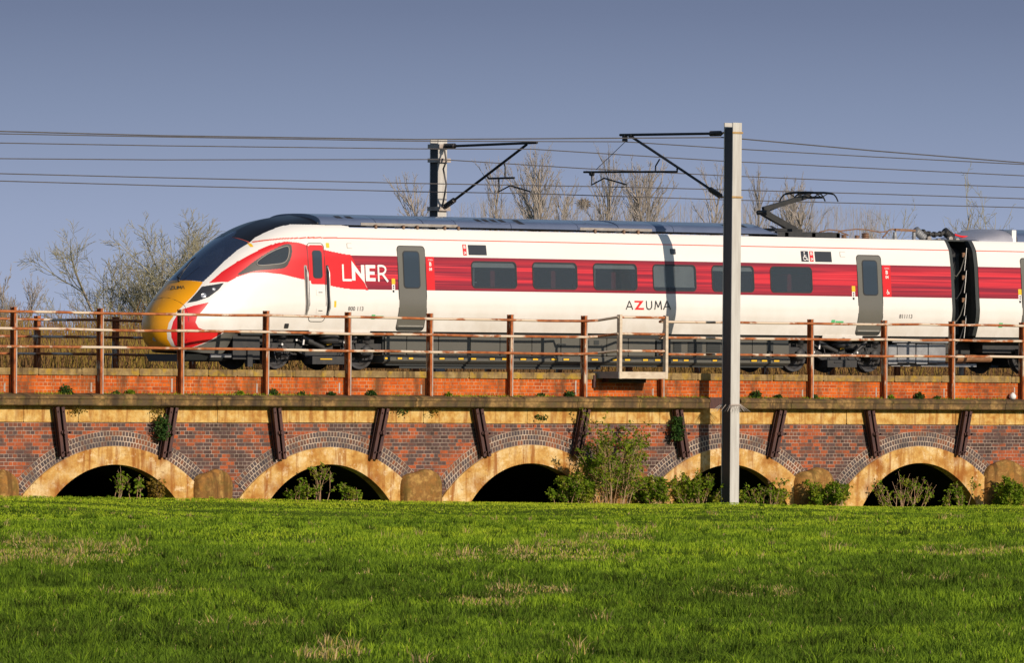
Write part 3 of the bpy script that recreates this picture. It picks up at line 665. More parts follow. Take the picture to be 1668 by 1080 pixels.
def TS(px, py):
    # where a sight line through a photograph pixel meets the near side: (x, z)
    d = ray(px, py)
    def at(Y):
        p = CAM + d * ((Y - CAM[1]) / d[1]); x = p[0]; return x, p[2] - RZ - SLOPE * x, Y - TCY
    prev = None
    for Y in np.linspace(0.95, TCY, 150):
        x, z, y = at(Y); g = y + (float(half_w(x, z)) if x > X0 else 0.0)
        zt = float(ZTOP(min(sq(x - X0), 2.3)))
        if x > X0 and z > zt: g = -1
        if g >= 0 and prev is not None:
            a, b_ = prev, Y
            for _ in range(25):
                m_ = (a + b_) / 2; x, z, y = at(m_); g = y + (float(half_w(x, z)) if x > X0 and z < float(ZTOP(min(sq(x - X0), 2.3))) else (-1 if x > X0 else 0.0))
                if g >= 0: b_ = m_
                else: a = m_
            return at(b_)[:2]
        prev = Y
    return at(TCY)[:2]
def XZ(pts): return [TS(*p) for p in pts]
def inpoly(x, z, poly):
    inside = np.zeros(x.shape, bool); n = len(poly)
    for i in range(n):
        (x1, z1), (x2, z2) = poly[i], poly[(i + 1) % n]
        if z1 == z2: continue
        c = ((z1 > z) != (z2 > z)) & (x < (x2 - x1) * (z - z1) / (z2 - z1) + x1); inside ^= c
    return inside
def cr_smooth(poly, n=5):
    # closed Catmull-Rom through the outline
    o = []; K = len(poly); A_ = [np.array(p) for p in poly]
    for i in range(K):
        p0, p1, p2, p3 = A_[i - 1], A_[i], A_[(i + 1) % K], A_[(i + 2) % K]
        for q in range(n):
            t_ = q / n; o.append(tuple(0.5 * ((2 * p1) + (-p0 + p2) * t_ + (2 * p0 - 5 * p1 + 4 * p2 - p3) * t_ ** 2 + (-p0 + 3 * p1 - 3 * p2 + p3) * t_ ** 3)))
    return o
SCR_NEAR = [(331, 459), (345, 446), (366, 425), (386, 408), (406.5, 395.2)]
L_yel_edge = XZ([(331, 459.5), (317, 479), (300, 496), (285, 511), (275, 526), (271.5, 540), (272.5, 552), (278, 562), (288, 571)])
L_scr_near = XZ(SCR_NEAR)
zc_bot = 2.01; xc_bot = X0 + float(np.interp(zc_bot, [ZTOP(math.sqrt(d)) for d in np.linspace(0, 3, 200)], np.linspace(0, 3, 200)))
zc_top = 3.17; xc_top = X0 + float(np.interp(zc_top, [ZTOP(math.sqrt(d)) for d in np.linspace(0, 5, 300)], np.linspace(0, 5, 300)))
top_far = XZ([(393, 389), (378, 386)])
POLY = {}
POLY['screen'] = [(xc_bot - .6, zc_bot + .0), (xc_bot + .05, zc_bot)] + L_scr_near + top_far + [(xc_top, zc_top), (xc_top - .2, zc_top + .6)]
blk = XZ([(406.5, 395.2), (415, 387.5), (428, 380.5), (441, 374.5), (457, 368.5), (480, 364), (505, 362.3), (522, 362)])
POLY['black'] = top_far[::-1] + [] + blk + [(-3.90, 3.9), (xc_top, 3.9), (xc_top, zc_top)]
POLY['black'] = [(xc_top, zc_top)] + top_far[::-1] + blk + [(-3.78, 3.3), (-3.86, 3.9), (xc_top - .3, 3.9)]
POLY['yellow'] = [(xc_bot - 1, zc_bot), (xc_bot + .05, zc_bot)] + L_yel_edge + [(-8.2, .2), (-9.5, .2)]
POLY['lower_red'] = XZ([(297.5, 503.7), (314.8, 498), (340.6, 492.2), (332, 503.7), (321.5, 515), (318.5, 525), (323.4, 533.8), (337.7, 539.6), (363.5, 541.5), (343.5, 554), (314.8, 565.4), (296, 570), (284, 562), (279, 550), (278, 538), (282, 524), (289, 512)])
sw = [(340.6, 460.8), (360.7, 443.4), (386.5, 426), (409.4, 413.3), (429.5, 403.2), (449.6, 396), (466.8, 393.2), (487, 395), (501, 399.5), (530, 407.2), (545, 410.5), (560, 413.5), (572, 415.2)]
sw2 = [(600, 472.3), (580, 471.8), (560, 469.6), (545, 467), (530, 463.5), (504, 457), (487, 453.5), (458, 446.5), (429.5, 443.6), (406.6, 445), (386.5, 451), (372, 459.5), (362, 459)]
POLY['swoosh'] = XZ(sw + sw2)
sl_t, sl_b = POLY['swoosh'][len(sw) - 1], POLY['swoosh'][len(sw)]
POLY['streak'] = [(sl_t[0], 2.634), (40, 2.634), (40, 1.85), (sl_b[0], 1.85)]
POLY['headlight'] = XZ([(304.7, 493.6), (329, 466.6), (365, 460.8), (356.4, 472), (340.6, 483.6), (320.5, 490.8)])
cw = [(388, 447.7), (401, 436), (418, 423), (438, 410.4), (458, 400.3), (470, 397.2), (475.4, 400.4), (476, 412), (471, 427.6), (464, 436), (446.8, 438.5), (418, 441)]
POLY['cabwin'] = cr_smooth(XZ(cw), 4)
POLY['cabglass'] = cr_smooth(XZ([(419.5, 426), (438, 412.5), (458, 403.5), (470, 402), (470, 417), (463, 427.6), (444, 430.8), (423, 432)]), 4)
rl = XZ([(411, 394.2), (430, 391.5), (458, 388.6), (500, 387.2), (540, 387.2)]); RLZ = 3.03
POLY['skirt'] = XZ([(300, 571.5), (315, 566), (343.5, 555), (364, 542.5), (372, 541), (400, 541), (400, 600), (250, 600), (250, 574)])

WIN = []
for a in [(768.6, 841.4, 425, 469), (868, 940, 427, 470.6), (967, 1037.5, 428.4, 472), (1064, 1133.6, 430, 473.5), (1160, 1228, 431.5, 475), (1255.3, 1322.8, 433.8, 475.7)]:
    (x0, z1), (x1, z0) = TS(a[0], (a[2] + a[3]) / 2), TS(a[1], (a[2] + a[3]) / 2); WIN.append((x0, x1))
WZ0, WZ1 = 1.925, 2.545
def side_body(name, stations, paintfn, parts, skip=None, end_caps=(False, True)):
    ql = np.unique(np.round(np.concatenate([np.linspace(0, 1, 175), 1 - np.linspace(0, .35, 60) ** 2, [(z - ZM) / (3.58 - ZM) for z in (1.85, 2.634, 3.018, 3.042, LID, WZ0 + .02, WZ1 - .02, .905)]]), 5))
    ll = np.concatenate([1 - np.linspace(0, 1, 46) ** 1.4]); ll = ll[:-1]    # 1 .. 0 : zb -> zm
    xs_ = np.array(stations); n = len(xs_); mlev = len(ll) + len(ql) + 1
    d4 = np.minimum(np.sqrt(np.maximum(xs_ - X0, 0)), math.sqrt(5.4)); zt = ZTOP(d4); zb = ZBOT(d4)
    Zg = np.concatenate([zb[:, None], ZM - ll[None, :] * (ZM - zb[:, None]), ZM + ql[None, :] * (zt[:, None] - ZM)], 1)
    Xg = np.repeat(xs_[:, None], mlev, 1); Wg = half_w(Xg, Zg); Wg[:, 0] = 0; Wg[:, -1] = 0
    lid = Xg > -3.85; Zg = np.where(lid, np.minimum(Zg, LID), Zg)
    V = np.concatenate([np.stack([Xg, -Wg, Zg], 2).reshape(-1, 3), np.stack([Xg, Wg, Zg], 2).reshape(-1, 3)])
    i, j = np.meshgrid(np.arange(n - 1), np.arange(mlev - 1), indexing='ij'); a = (i * mlev + j).ravel()
    near = np.stack([a, a + mlev, a + mlev + 1, a + 1], 1); farf = np.stack([a, a + 1, a + mlev + 1, a + mlev], 1) + n * mlev
    cx = (Xg[:-1, :-1] + Xg[1:, 1:]).ravel() / 2; cz = (Zg[:-1, :-1] + Zg[1:, 1:] + Zg[1:, :-1] + Zg[:-1, 1:]).ravel() / 4
    region = paintfn(cx, cz)
    keep = np.ones(len(cx), bool)
    if skip is not None: keepn = ~skip(cx, cz)
    else: keepn = keep
    F = np.concatenate([near, farf]); Rg = np.concatenate([region, region]); kp = np.concatenate([keepn, keep])
    both = []
    for pname, codes, mats in parts:
        if pname in ('headlight', 'cab_window_surround', 'cab_window'): both += [(pname, codes, mats, np.arange(len(F)) < len(near)), (pname, codes, mats, np.arange(len(F)) >= len(near))]
        else: both.append((pname, codes, mats, np.ones(len(F), bool)))
    for pname, codes, mats, side in both:
        sel = np.isin(Rg, codes) & kp & side; f = F[sel]; used, inv = np.unique(f.ravel(), return_inverse=True)
        me = bpy.data.meshes.new(pname); me.from_pydata(V[used].tolist(), [], inv.reshape(-1, 4).tolist())
        for mm in mats: me.materials.append(mm)
        me.polygons.foreach_set("material_index", np.searchsorted(np.array(codes), Rg[sel]).astype(np.int32))
        bm = bmesh.new(); bm.from_mesh(me); bmesh.ops.remove_doubles(bm, verts=bm.verts, dist=1e-4); bm.to_mesh(me); bm.free()
        me.polygons.foreach_set("use_smooth", [True] * len(me.polygons)); me.set_sharp_from_angle(angle=rad(40)); me.update()
        ob = bpy.data.objects.new(pname, me); COL.objects.link(ob); ob.parent = train
    return V, Xg, Zg, Wg
codes = dict(white=0, red=1, yellow=2, black=3, streak=4, redline=5, skirt=6, screen=10, headlight=11, cabwin=12, cabglass=13)
def paint_lead(x, z):
    r = np.zeros(len(x), int)
    r[(np.abs(z - RLZ) < .014) & (x > -5.2)] = 5
    zl = np.interp(x, [p[0] for p in rl], [p[1] for p in rl]); r[(np.abs(z - zl) < .014) & (x > rl[0][0]) & (x <= -5.2 + .4)] = 5
    r[inpoly(x, z, POLY['skirt'])] = 6; r[(z < .80) & (x > -7.6)] = 6
    r[inpoly(x, z, POLY['streak'])] = 4; r[inpoly(x, z, POLY['swoosh'])] = 1
    r[inpoly(x, z, POLY['lower_red'])] = 1
    r[inpoly(x, z, POLY['yellow'])] = 2
    r[inpoly(x, z, POLY['black'])] = 3; r[(z > 3.33) & (x > -5.5) & (x < -3.84)] = 3
    r[inpoly(x, z, POLY['screen'])] = 10
    r[inpoly(x, z, POLY['headlight'])] = 11
    r[inpoly(x, z, POLY['cabwin'])] = 12; r[inpoly(x, z, POLY['cabglass'])] = 13
    return r
st = list(X0 + np.linspace(0, math.sqrt(5.55), 620) ** 2)
for x0, x1 in WIN: st += [x0 + .02, x1 - .02]
st += [-3.851, -3.849] + list(np.arange(-2.8, XE, 1.0)) + [XE]
st = sorted(set(round(s, 4) for s in st))
def win_hole(wins):
    def f(x, z):
        m_ = np.zeros(len(x), bool)
        for x0, x1 in wins: m_ |= (x > x0 + .02) & (x < x1 - .02) & (z > WZ0 + .02) & (z < WZ1 - .02)
        return m_
    return f
side_body("body", st, paint_lead, [("body", [0, 1, 2, 3, 4, 5, 6], [M['white'], M['red'], M['yellow'], M['black'], M['streak'], M['redline'], M['skirt_grey']]),
    ("windscreen", [10], [M['screen']]), ("headlight", [11], [M['display']]), ("cab_window_surround", [12], [M['rubber']]), ("cab_window", [13], [M['glass']])], win_hole(WIN))
# second coach: same section, no nose
C2, C2E = 16.54, 41.0
WIN2 = [(20.2 + i * 1.97, 21.6 + i * 1.97) for i in range(9)]
def paint_second(x, z):
    r = np.zeros(len(x), int); r[(np.abs(z - RLZ) < .014)] = 5; r[(z > 1.85) & (z < 2.634)] = 4; return r
st2 = sorted(set([C2] + list(np.arange(C2 + .5, C2E, 1.0)) + [C2E] + [v for a, b in WIN2 for v in (a + .02, b - .02)]))
side_body("second_body", st2, paint_second, [("coach_body", [0, 4, 5], [M['white'], M['streak'], M['redline']])], win_hole(WIN2))
# end walls
def end_wall(x, mat, t_=.03, inset=.004):
    zs = np.linspace(.9, LID, 30); m_ = MB(); ol = [(-float(half_w(5, z)) + inset, z) for z in zs] + [(float(half_w(5, z)) - inset, z) for z in zs[::-1]]
    n = len(ol); m_.add([(x, y, z) for y, z in ol] + [(x + t_, y, z) for y, z in ol], [tuple(range(n)), tuple(range(2 * n - 1, n - 1, -1))])
    return m_.build("end_wall", mat, train, fixn=True)
end_wall(XE - .035, M['skirt_dark']); end_wall(C2 + .005, M['skirt_dark'])
# interior: floor, far lining, seats
def interior(xa, xb, wins):
    m_ = MB(); m_.box(xa, xb, -1.1, 1.1, 1.15, 1.2); m_.box(xa, xb, 1.05, 1.09, 1.2, 3.2); m_.box(xa, xb, -1.05, 1.05, 3.15, 3.2); m_.box(xa, xa + .05, -1.1, 1.05, 1.2, 3.15); m_.box(xb - .05, xb, -1.1, 1.05, 1.2, 3.15)
    m_.build("coach_interior", M['interior'], train)
    s0 = None
    for a, b in wins:
        for u in (a + .12, (a + b) / 2 + .1, b + .1):
            if s0 is None:
                s_ = MB(); s_.cbox(u, u + .14, -1.05, -.15, 1.55, 2.38, .05); s_.cbox(u, u + .5, -1.05, -.15, 1.5, 1.66, .05); s0 = s_.build("seat", M['seat'], train); ux = u
            else:
                c = s0.copy(); COL.objects.link(c); c.parent = train; c.location = (u - ux, 0, 0)
interior(-1.2, 11.8, WIN); interior(18.5, 40, WIN2)

def on_nose_xz(x, z, off):
    e_ = .02; w_ = float(half_w(x, z))
    nx = -(float(half_w(x + e_, z)) - float(half_w(x - e_, z))) / (2 * e_); nz = -(float(half_w(x, z + e_)) - float(half_w(x, z - e_))) / (2 * e_)
    return Vector((x, -w_, z)) + Vector((nx, -1, nz)).normalized() * off
# ---- panels laid on the side, following its curve
def patch(name, x0, x1, z0, z1, r, mat, off=.004, thick=.012, parent=train, slant=0.0, nz=22, hole=None):
    zs = np.linspace(z0, z1, nz); m_ = MB(); K = 0
    zs = sorted(set(list(zs) + [z0 + r * (1 - math.cos(a)) for a in np.linspace(0, math.pi / 2, 7)] + [z1 - r * (1 - math.cos(a)) for a in np.linspace(0, math.pi / 2, 7)]))
    L, Rr_ = [], []
    for z in zs:
        dz = max(0, r - (z - z0)) if z < z0 + r else max(0, r - (z1 - z)); ins = r - math.sqrt(max(0, r * r - dz * dz)) if dz > 0 else 0
        L.append((x0 + ins + slant * (z - z0), z)); Rr_.append((x1 - ins + slant * (z - z0), z))
    n = len(zs)
    def pt(x, z, o): return (x, -(w_at(x, z) + o), z)
    cols = max(2, int((x1 - x0) / .25) + 1) if x0 < -3.3 else 2
    vs = []
    for i in range(n):
        for c in range(cols):
            x = L[i][0] + (Rr_[i][0] - L[i][0]) * c / (cols - 1); vs.append(pt(x, zs[i], off))
    fs = [(i * cols + c, i * cols + c + 1, (i + 1) * cols + c + 1, (i + 1) * cols + c) for i in range(n - 1) for c in range(cols - 1)]
    bl = [i * cols for i in range(n)][::-1]; brr = [i * cols + cols - 1 for i in range(n)]
    loop = [c for c in range(cols)] + brr[1:] + [((n - 1) * cols + c) for c in range(cols - 2, -1, -1)] + bl[1:-1]
    o = len(vs)
    for v_ in [vs[q] for q in loop]: vs.append((v_[0], v_[1] + thick + off, v_[2]))
    K = len(loop)
    fs += [(loop[q], o + q, o + (q + 1) % K, loop[(q + 1) % K]) for q in range(K)]
    m_.add(vs, fs)
    return m_.build(name, mat, parent, smooth=True, sharp=40)
def pxr(a, b, ym): return TS(a, ym)[0], TS(b, ym)[0]
def pxz(x, y): return TS(x, y)[1]
# passenger windows: frame, pane, blind
blinds = [.16, .12, .13, .80, .14, 0]
for i, (x0, x1) in enumerate(WIN + WIN2):
    fr = patch("window_frame", x0 - .015, x1 + .015, WZ0 - .015, WZ1 + .015, .12, M['rubber'], .002, .01) if False else None
    wo_ = patch("window", x0, x1, WZ0, WZ1, .11, M['glass'], .0045, .010)
    b_ = blinds[i] if i < 6 else .15
    if b_:
        m_ = MB(); zt = WZ1 - .01; zb = zt - b_ * (WZ1 - WZ0); 
        m_.add([(x0 + .03, -(w_at(x0, zb) - .03), zb), (x1 - .03, -(w_at(x0, zb) - .03), zb), (x1 - .03, -(w_at(x0, zt) - .035), zt), (x0 + .03, -(w_at(x0, zt) - .035), zt)], [(0, 1, 2, 3)])
        m_.box(x0 + .03, x1 - .03, -(w_at(x0, zb) - .02), -(w_at(x0, zb) - .045), zb - .03, zb)
        m_.build("blind", M['blind'], wo_)
    if i in (0, 2):
        m_ = MB(); xx = x0 + (.14 if i == 0 else .12); m_.box(xx, xx + .025, -1.2, -1.18, WZ0, WZ1 - .1)
        if i == 0: m_.box(x0 + .02, xx + .1, -1.2, -1.18, WZ0 + .12, WZ0 + .14)
        m_.build("window_bar", M['silver'], wo_)
def frame_ring(name, x0, x1, z0, z1, r, wdt, mat, off, parent):
    # a thin rounded ring following the side
    def loop(ins):
        o = []
        for cx, cz, a0 in ((x1 - r, z1 - r, 0), (x0 + r, z1 - r, 90), (x0 + r, z0 + r, 180), (x1 - r, z0 + r, 270)):
            for a in np.linspace(a0, a0 + 90, 6): o.append((cx + (r - ins) * math.cos(rad(a)), cz + (r - ins) * math.sin(rad(a))))
        # subdivide long straight runs
        out = []
        for q in range(len(o)):
            a, b = np.array(o[q]), np.array(o[(q + 1) % len(o)]); out.append(tuple(a)); L = np.linalg.norm(b - a)
            for s_ in range(1, 5): out.append(tuple(a + (b - a) * s_ / 5))
        return out
    A, B_ = loop(0), loop(wdt); m_ = MB(); n = len(A)
    vs = [(x, -(w_at(x, z) + off), z) for x, z in A] + [(x, -(w_at(x, z) + off), z) for x, z in B_] + [(x, -(w_at(x, z) - .01), z) for x, z in A] + [(x, -(w_at(x, z) - .01), z) for x, z in B_]
    fs = []
    for q in range(n):
        w_ = (q + 1) % n; fs += [(q, q + n, w_ + n, w_), (q, w_, w_ + 2 * n, q + 2 * n), (q + n, q + 3 * n, w_ + 3 * n, w_ + n)]
    m_.add(vs, fs); return m_.build(name, mat, parent, smooth=True, sharp=40)
for i, (x0, x1) in enumerate(WIN + WIN2): frame_ring("window_frame", x0 - .012, x1 + .012, WZ0 - .012, WZ1 + .012, .12, .03, M['rubber'], .009, train)
# passenger doors
def door(x0, x1, zt, glass):
    d = patch("door", x0, x1, .91, zt, .09, M['door_grey'], .006, .02)
    gx0, gx1, gz0, gz1 = glass
    patch("door_window", gx0, gx1, gz0, gz1, .09, M['rubber'], .012, .008, d)
    patch("door_window_glass", gx0 + .025, gx1 - .025, gz0 + .025, gz1 - .025, .075, M['doorglass'], .016, .006, d)
    z = 1.0; patch("door_step", x0 + .05, x1 - .03, 1.0, 1.03, .005, M['silver'], .022, .02, d); patch("door_sill", x0 + .01, x1 - .01, .935, .985, .005, M['skirt_dark'], .014, .015, d)
    frame_ring("door_seal", x0 - .012, x1 + .012, .90, zt + .012, .10, .02, M['rubber'], .008, d)
    return d
xa, xb = pxr(649.5, 694, 460); ga, gb = pxr(656.5, 684, 440)
door(xa, xb, pxz(670, 401), (ga, gb, pxz(670, 470), pxz(670, 408.5)))
xa, xb = pxr(1398, 1437.3, 475); ga, gb = pxr(1404.5, 1429.5, 450)
door(xa, xb, pxz(1417, 416), (ga, gb, pxz(1417, 481.5), pxz(1417, 423.5)))
door(18.05, 18.95, pxz(1417, 416), (18.2, 18.8, pxz(1417, 481.5), pxz(1417, 423.5)))
# driver's door: outline groove, small window, hand rails
xa, xb = pxr(503, 530.5, 455); zt_, zb_ = pxz(515, 395.5), pxz(515, 524.5)
cd_ = frame_ring("cab_door", xa, xb, zb_, zt_, .10, .014, M['rubber'], .006, train)
ga, gb = pxr(509.3, 525, 430); patch("door_window", ga, gb, pxz(517, 453.5), pxz(517, 407.5), .08, M['rubber'], .006, .01, cd_); patch("door_window_glass", ga + .025, gb - .025, pxz(517, 452), pxz(517, 409), .06, M['doorglass'], .010, .008, cd_)
wa, wb_ = pxr(505.5, 528.5, 430); patch("window_band", wa, wb_, pxz(517, 463), pxz(517, 399), .05, M['red'], .003, .005, cd_)
for px_ in (499.8, 535):
    x = TS(px_, 470)[0]; za, zb2 = pxz(px_, 512), pxz(px_, 434)
    MB().tube([(x, -(w_at(x, z) + (.06 if 0 < q < 8 else .0)), z) for q, z in enumerate(np.linspace(za, zb2, 9))], .016, 8).build("hand_rail", M['silver'], cd_, smooth=True, sharp=60)
    patch("hand_rail_recess", x - .05, x + .035, za - .03, zb2 + .03, .03, M['display'] if px_ > 510 else M['roof_trim'], .002, .006, cd_)
for y0_, y1_ in ((470.5, 481), (502.5, 511)):
    a, b = pxr(515.5, 528, 480); p_ = patch("step_recess", a, b, pxz(522, y1_), pxz(522, y0_), .01, M['white'], .008, .01, cd_); patch("step_latch", a + .06, b - .05, pxz(522, y1_) + .06, pxz(522, y1_) + .075, .003, M['display'], .014, .008, cd_)
# small signs along the side
def sign(name, a, b, ya, yb, mat, r=.012, off=.0045, parent=train):
    ym = (ya + yb) / 2; x0, x1 = pxr(a, b, ym); m_ = (a + b) / 2
    return patch(name, x0, x1, pxz(m_, yb), pxz(m_, ya), r, mat, off, .006, parent), (x0, x1, pxz(m_, yb), pxz(m_, ya))
def text_on_side(txt, name, x0, x1, z0, z1, mat, off, parent=train, bold=0.0):
    cu = bpy.data.curves.new("text", 'FONT'); cu.body = txt; cu.offset = bold; cu.resolution_u = 3
    to = bpy.data.objects.new("text", cu); COL.objects.link(to); bpy.context.view_layer.update()
    dg = bpy.context.evaluated_depsgraph_get(); me = to.evaluated_get(dg).to_mesh()
    vs = np.array([v.co for v in me.vertices]); fs = [tuple(p.vertices) for p in me.polygons]
    lo_, hi_ = vs.min(0), vs.max(0); m_ = MB(); out = []
    for v in vs:
        x = x0 + (v[0] - lo_[0]) / (hi_[0] - lo_[0]) * (x1 - x0); z = z0 + (v[1] - lo_[1]) / (hi_[1] - lo_[1]) * (z1 - z0); out.append((x, -(w_at(x, z) + off), z))
    m_.add(out, fs); bpy.data.objects.remove(to); bpy.data.curves.remove(cu)
    return m_.build(name, mat, parent)
def strokes(name, polys, mat, off, parent=train):
    # polys: closed outlines in (x, z); filled and laid on the side
    m_ = MB()
    for k_, pl_ in enumerate(polys):
        pts = [np.array(p) for p in pl_]; m_.add([(p[0], -(w_at(p[0], p[1]) + off + .0007 * k_), p[1]) for p in pts], [tuple(range(len(pts)))])
    return m_.build(name, mat, parent)
def seg(a, b, w):
    a, b = np.array(a, float), np.array(b, float); d = (b - a) / np.linalg.norm(b - a); n = np.array([-d[1], d[0]]) * w / 2; d = d * 0
    N = 4; up = [a + (b - a) * i / N + n for i in range(N + 1)]; dn = [a + (b - a) * i / N - n for i in range(N + 1)]
    return [dn[i] for i in range(N + 1)] + up[::-1]
def box_map(a, b, ya, yb):
    ym = (ya + yb) / 2; x0, x1 = pxr(a, b, ym); z0, z1 = pxz((a + b) / 2, yb), pxz((a + b) / 2, ya)
    return (lambda u, v: (x0 + u * (x1 - x0), z0 + v * (z1 - z0))), x1 - x0, z1 - z0
def chain(f, pts, w): return [seg(f(*pts[i]), f(*pts[i + 1]), w) for i in range(len(pts) - 1)]
o_ = .0075
f, _, _ = box_map(557.8, 572.5, 430.5, 457.5); g = chain(f, [(.07, 1), (.07, .04)], .052) + chain(f, [(.0, .05), (1, .05)], .052)
f, _, _ = box_map(573, 593.6, 424.5, 461)   # tall N whose slanted stroke runs past both ends
g += [[f(0, .11), f(.27, .11), f(.27, .52), f(1, 0), f(1, .81), f(.73, .81), f(.73, .40), f(0, 1)]]
f, _, _ = box_map(595.5, 611.3, 431.5, 458); g += [[f(0, 0), f(.40, 0), f(.40, 1), f(0, 1)], [f(.4, 0), f(1, 0), f(1, .2), f(.4, .2)], [f(.4, .4), f(.92, .4), f(.92, .6), f(.4, .6)], [f(.4, .8), f(1, .8), f(1, 1), f(.4, 1)]]
f, _, _ = box_map(615, 632, 432, 458.7); g += chain(f, [(.08, 0), (.08, 1)], .05) + chain(f, [(.05, .96), (.45, .96), (.68, .9), (.78, .75), (.68, .57), (.45, .47), (.05, .46)], .05) + chain(f, [(.42, .48), (.95, .0)], .055)
strokes("operator_lettering", g, M['letter_white'], o_)
g = []
for (a, b), pts, w in (((1020, 1030.8), [(0, 0), (.5, 1), (1, 0)], .028), ((1052.7, 1062), [(.05, 1), (.05, .35), (.2, .1), (.5, .02), (.8, .1), (.95, .35), (.95, 1)], .028), ((1066.5, 1077.7), [(.02, 0), (.14, 1), (.5, .25), (.86, 1), (.98, 0)], .026), ((1080.8, 1092), [(0, 0), (.5, 1), (1, 0)], .028)):
    f, _, _ = box_map(a, b, 490, 504.3); g += chain(f, pts, w)
for a, b in ((1020, 1030.8), (1080.8, 1092)):
    f, _, _ = box_map(a, b, 490, 504.3); g += chain(f, [(.2, .33), (.8, .33)], .024)
strokes("name_lettering", g, M['letter_black'], o_)
f, _, _ = box_map(1033.8, 1049, 489.8, 504.5); strokes("name_initial", [[f(0, 1), f(0, .8), f(.62, .8), f(.96, 1)], [f(.96, 1), f(.62, .8), f(.0, .0), f(.34, .2)], [f(.0, .0), f(.34, .2), f(1, .2), f(1, .0)], [f(.97, .99), f(.56, .84), f(.0, .0), f(.36, .16)]], M['letter_red'], o_)
def tx(s, a, b, ya, yb, mat, name="lettering", parent=train, off=.0075):
    ym = (ya + yb) / 2; x0, x1 = pxr(a, b, ym); m_ = (a + b) / 2; return text_on_side(s, name, x0, x1, pxz(m_, yb), pxz(m_, ya), mat, off, parent)
tx("800 113", 567.3, 592, 499.3, 506.2, M['letter_black'], "unit_number"); tx("811113", 1465, 1486, 512, 518.6, M['letter_black'], "unit_number")
for (a, b, ya, yb) in ((763, 792.5, 399, 415.5), (1327.5, 1354.6, 409.6, 426.6)): sign("destination_display", a, b, ya, yb, M['display'])
for (a, b, ya, yb) in ((754, 760, 398, 416), (1319, 1325, 409, 426)):
    s_, bx = sign("coach_tag", a, b, ya, yb, M['red']); x0, x1, z0, z1 = bx; h = (z1 - z0)
    text_on_side("B", "lettering", x0 + .025, x1 - .025, z0 + h * .62, z1 - h * .08, M['letter_white'], .012, s_, .02); text_on_side("04", "lettering", x0 + .02, x1 - .02, z0 + h * .08, z0 + h * .38, M['letter_white'], .012, s_, .02)
s_, bx = sign("wheelchair_sign", 1305, 1317, 408.8, 426, M['display']); x0, x1, z0, z1 = bx
ff = lambda u, v: (x0 + u * (x1 - x0), z0 + v * (z1 - z0))
g = chain(ff, [(.42, .72), (.44, .42), (.70, .42), (.80, .16), (.92, .2)], .022) + chain(ff, [(.44, .58), (.68, .58)], .018) + chain(ff, [(.33, .5), (.24, .36), (.28, .2), (.42, .12), (.58, .16), (.66, .28)], .018) + [[ff(.42 + .09 * math.cos(a), .86 + .08 * math.sin(a)) for a in np.linspace(0, 2 * math.pi, 10)[:-1]]]
strokes("wheelchair_symbol", g, M['letter_white'], .0115, s_)
for (a, b, ya, yb, wc) in ((694.6, 708, 418, 472.8, 0), (1438, 1451.5, 432.2, 483.8, 1)):
    s_, bx = sign("coach_panel", a, b, ya, yb, M['red'], .004, .0035); x0, x1, z0, z1 = bx; w_ = x1 - x0; h = z1 - z0
    text_on_side("COACH", "lettering", x0 + w_ * .25, x1 - w_ * .2, z1 - h * .12, z1 - h * .07, M['letter_white'], .009, s_)
    text_on_side("B", "lettering", x0 + w_ * .38, x1 - w_ * .35, z1 - h * .28, z1 - h * .16, M['letter_white'], .009, s_, .03); text_on_side("04", "lettering", x0 + w_ * .34, x1 - w_ * .30, z1 - h * .42, z1 - h * .32, M['letter_white'], .009, s_, .03)
    if wc: g = chain(lambda u, v: (x0 + w_ * (.35 + .4 * u), z0 + h * (.08 + .17 * v)), [(.4, .9), (.42, .45), (.75, .45), (.9, .1)], .02) + chain(lambda u, v: (x0 + w_ * (.35 + .4 * u), z0 + h * (.08 + .17 * v)), [(.3, .55), (.15, .3), (.3, .05), (.6, .1), (.7, .3)], .016); strokes("wheelchair_symbol", g, M['letter_white'], .009, s_)
for a, ya in ((638.2, 453.8), (1387.6, 465.8), (1658.8, 471)):
    sign("door_label", a, a + 5.6, ya, ya + 9.2, M['label_yellow']); s_, _ = sign("door_label", a + .4, a + 5.4, ya + 9.4, ya + 18.5, M['letter_white']); sign("door_button", a + 1.6, a + 4.4, ya + 18.8, ya + 22.5, M['display'])
    sign("label_mark", a + 1.8, a + 4, ya + 11, ya + 13.2, M['display'], .004, .008, s_); sign("label_mark", a + 1.8, a + 4, ya + 14.6, ya + 16.6, M['display'], .004, .008, s_)
for a, ya in ((605, 512.5), (1354, 521), (1627, 526)):
    sign("eco_label", a, a + 6, ya, ya + 7.5, M['label_green']); sign("eco_label", a + 7, a + 20, ya + 2, ya + 5, M['label_green'])
sign("yellow_sticker", 531.3, 536.5, 395.5, 403.5, M['label_yellow']); sign("yellow_sticker", 544.6, 548, 490, 500.5, M['label_yellow'])
sign("yellow_sticker", 405.5, 411.5, 396.2, 402, M['label_yellow'])
sign("access_panel", 565, 573.5, 396, 404.5, M['roof_trim'], .02, .003); sign("access_panel", 565.8, 573.5, 396.6, 404, M['white'], .02, .006)
sign("access_panel", 1368, 1377, 410, 418.5, M['roof_trim'], .02, .003); sign("access_panel", 1368.8, 1377, 410.6, 418, M['white'], .02, .006)
sign("camera_box", 1091.8, 1100, 405, 414, M['display'], .02, .02)
sign("side_socket", 463, 470, 527, 535, M['display'], .02, .01)
rim = [on_nose_xz(x, z, .004) for x, z in POLY['cabglass']]; MB().tube(rim + rim[:2], .012, 6).build("cab_window_rim", M['roof_trim'], train, smooth=True)
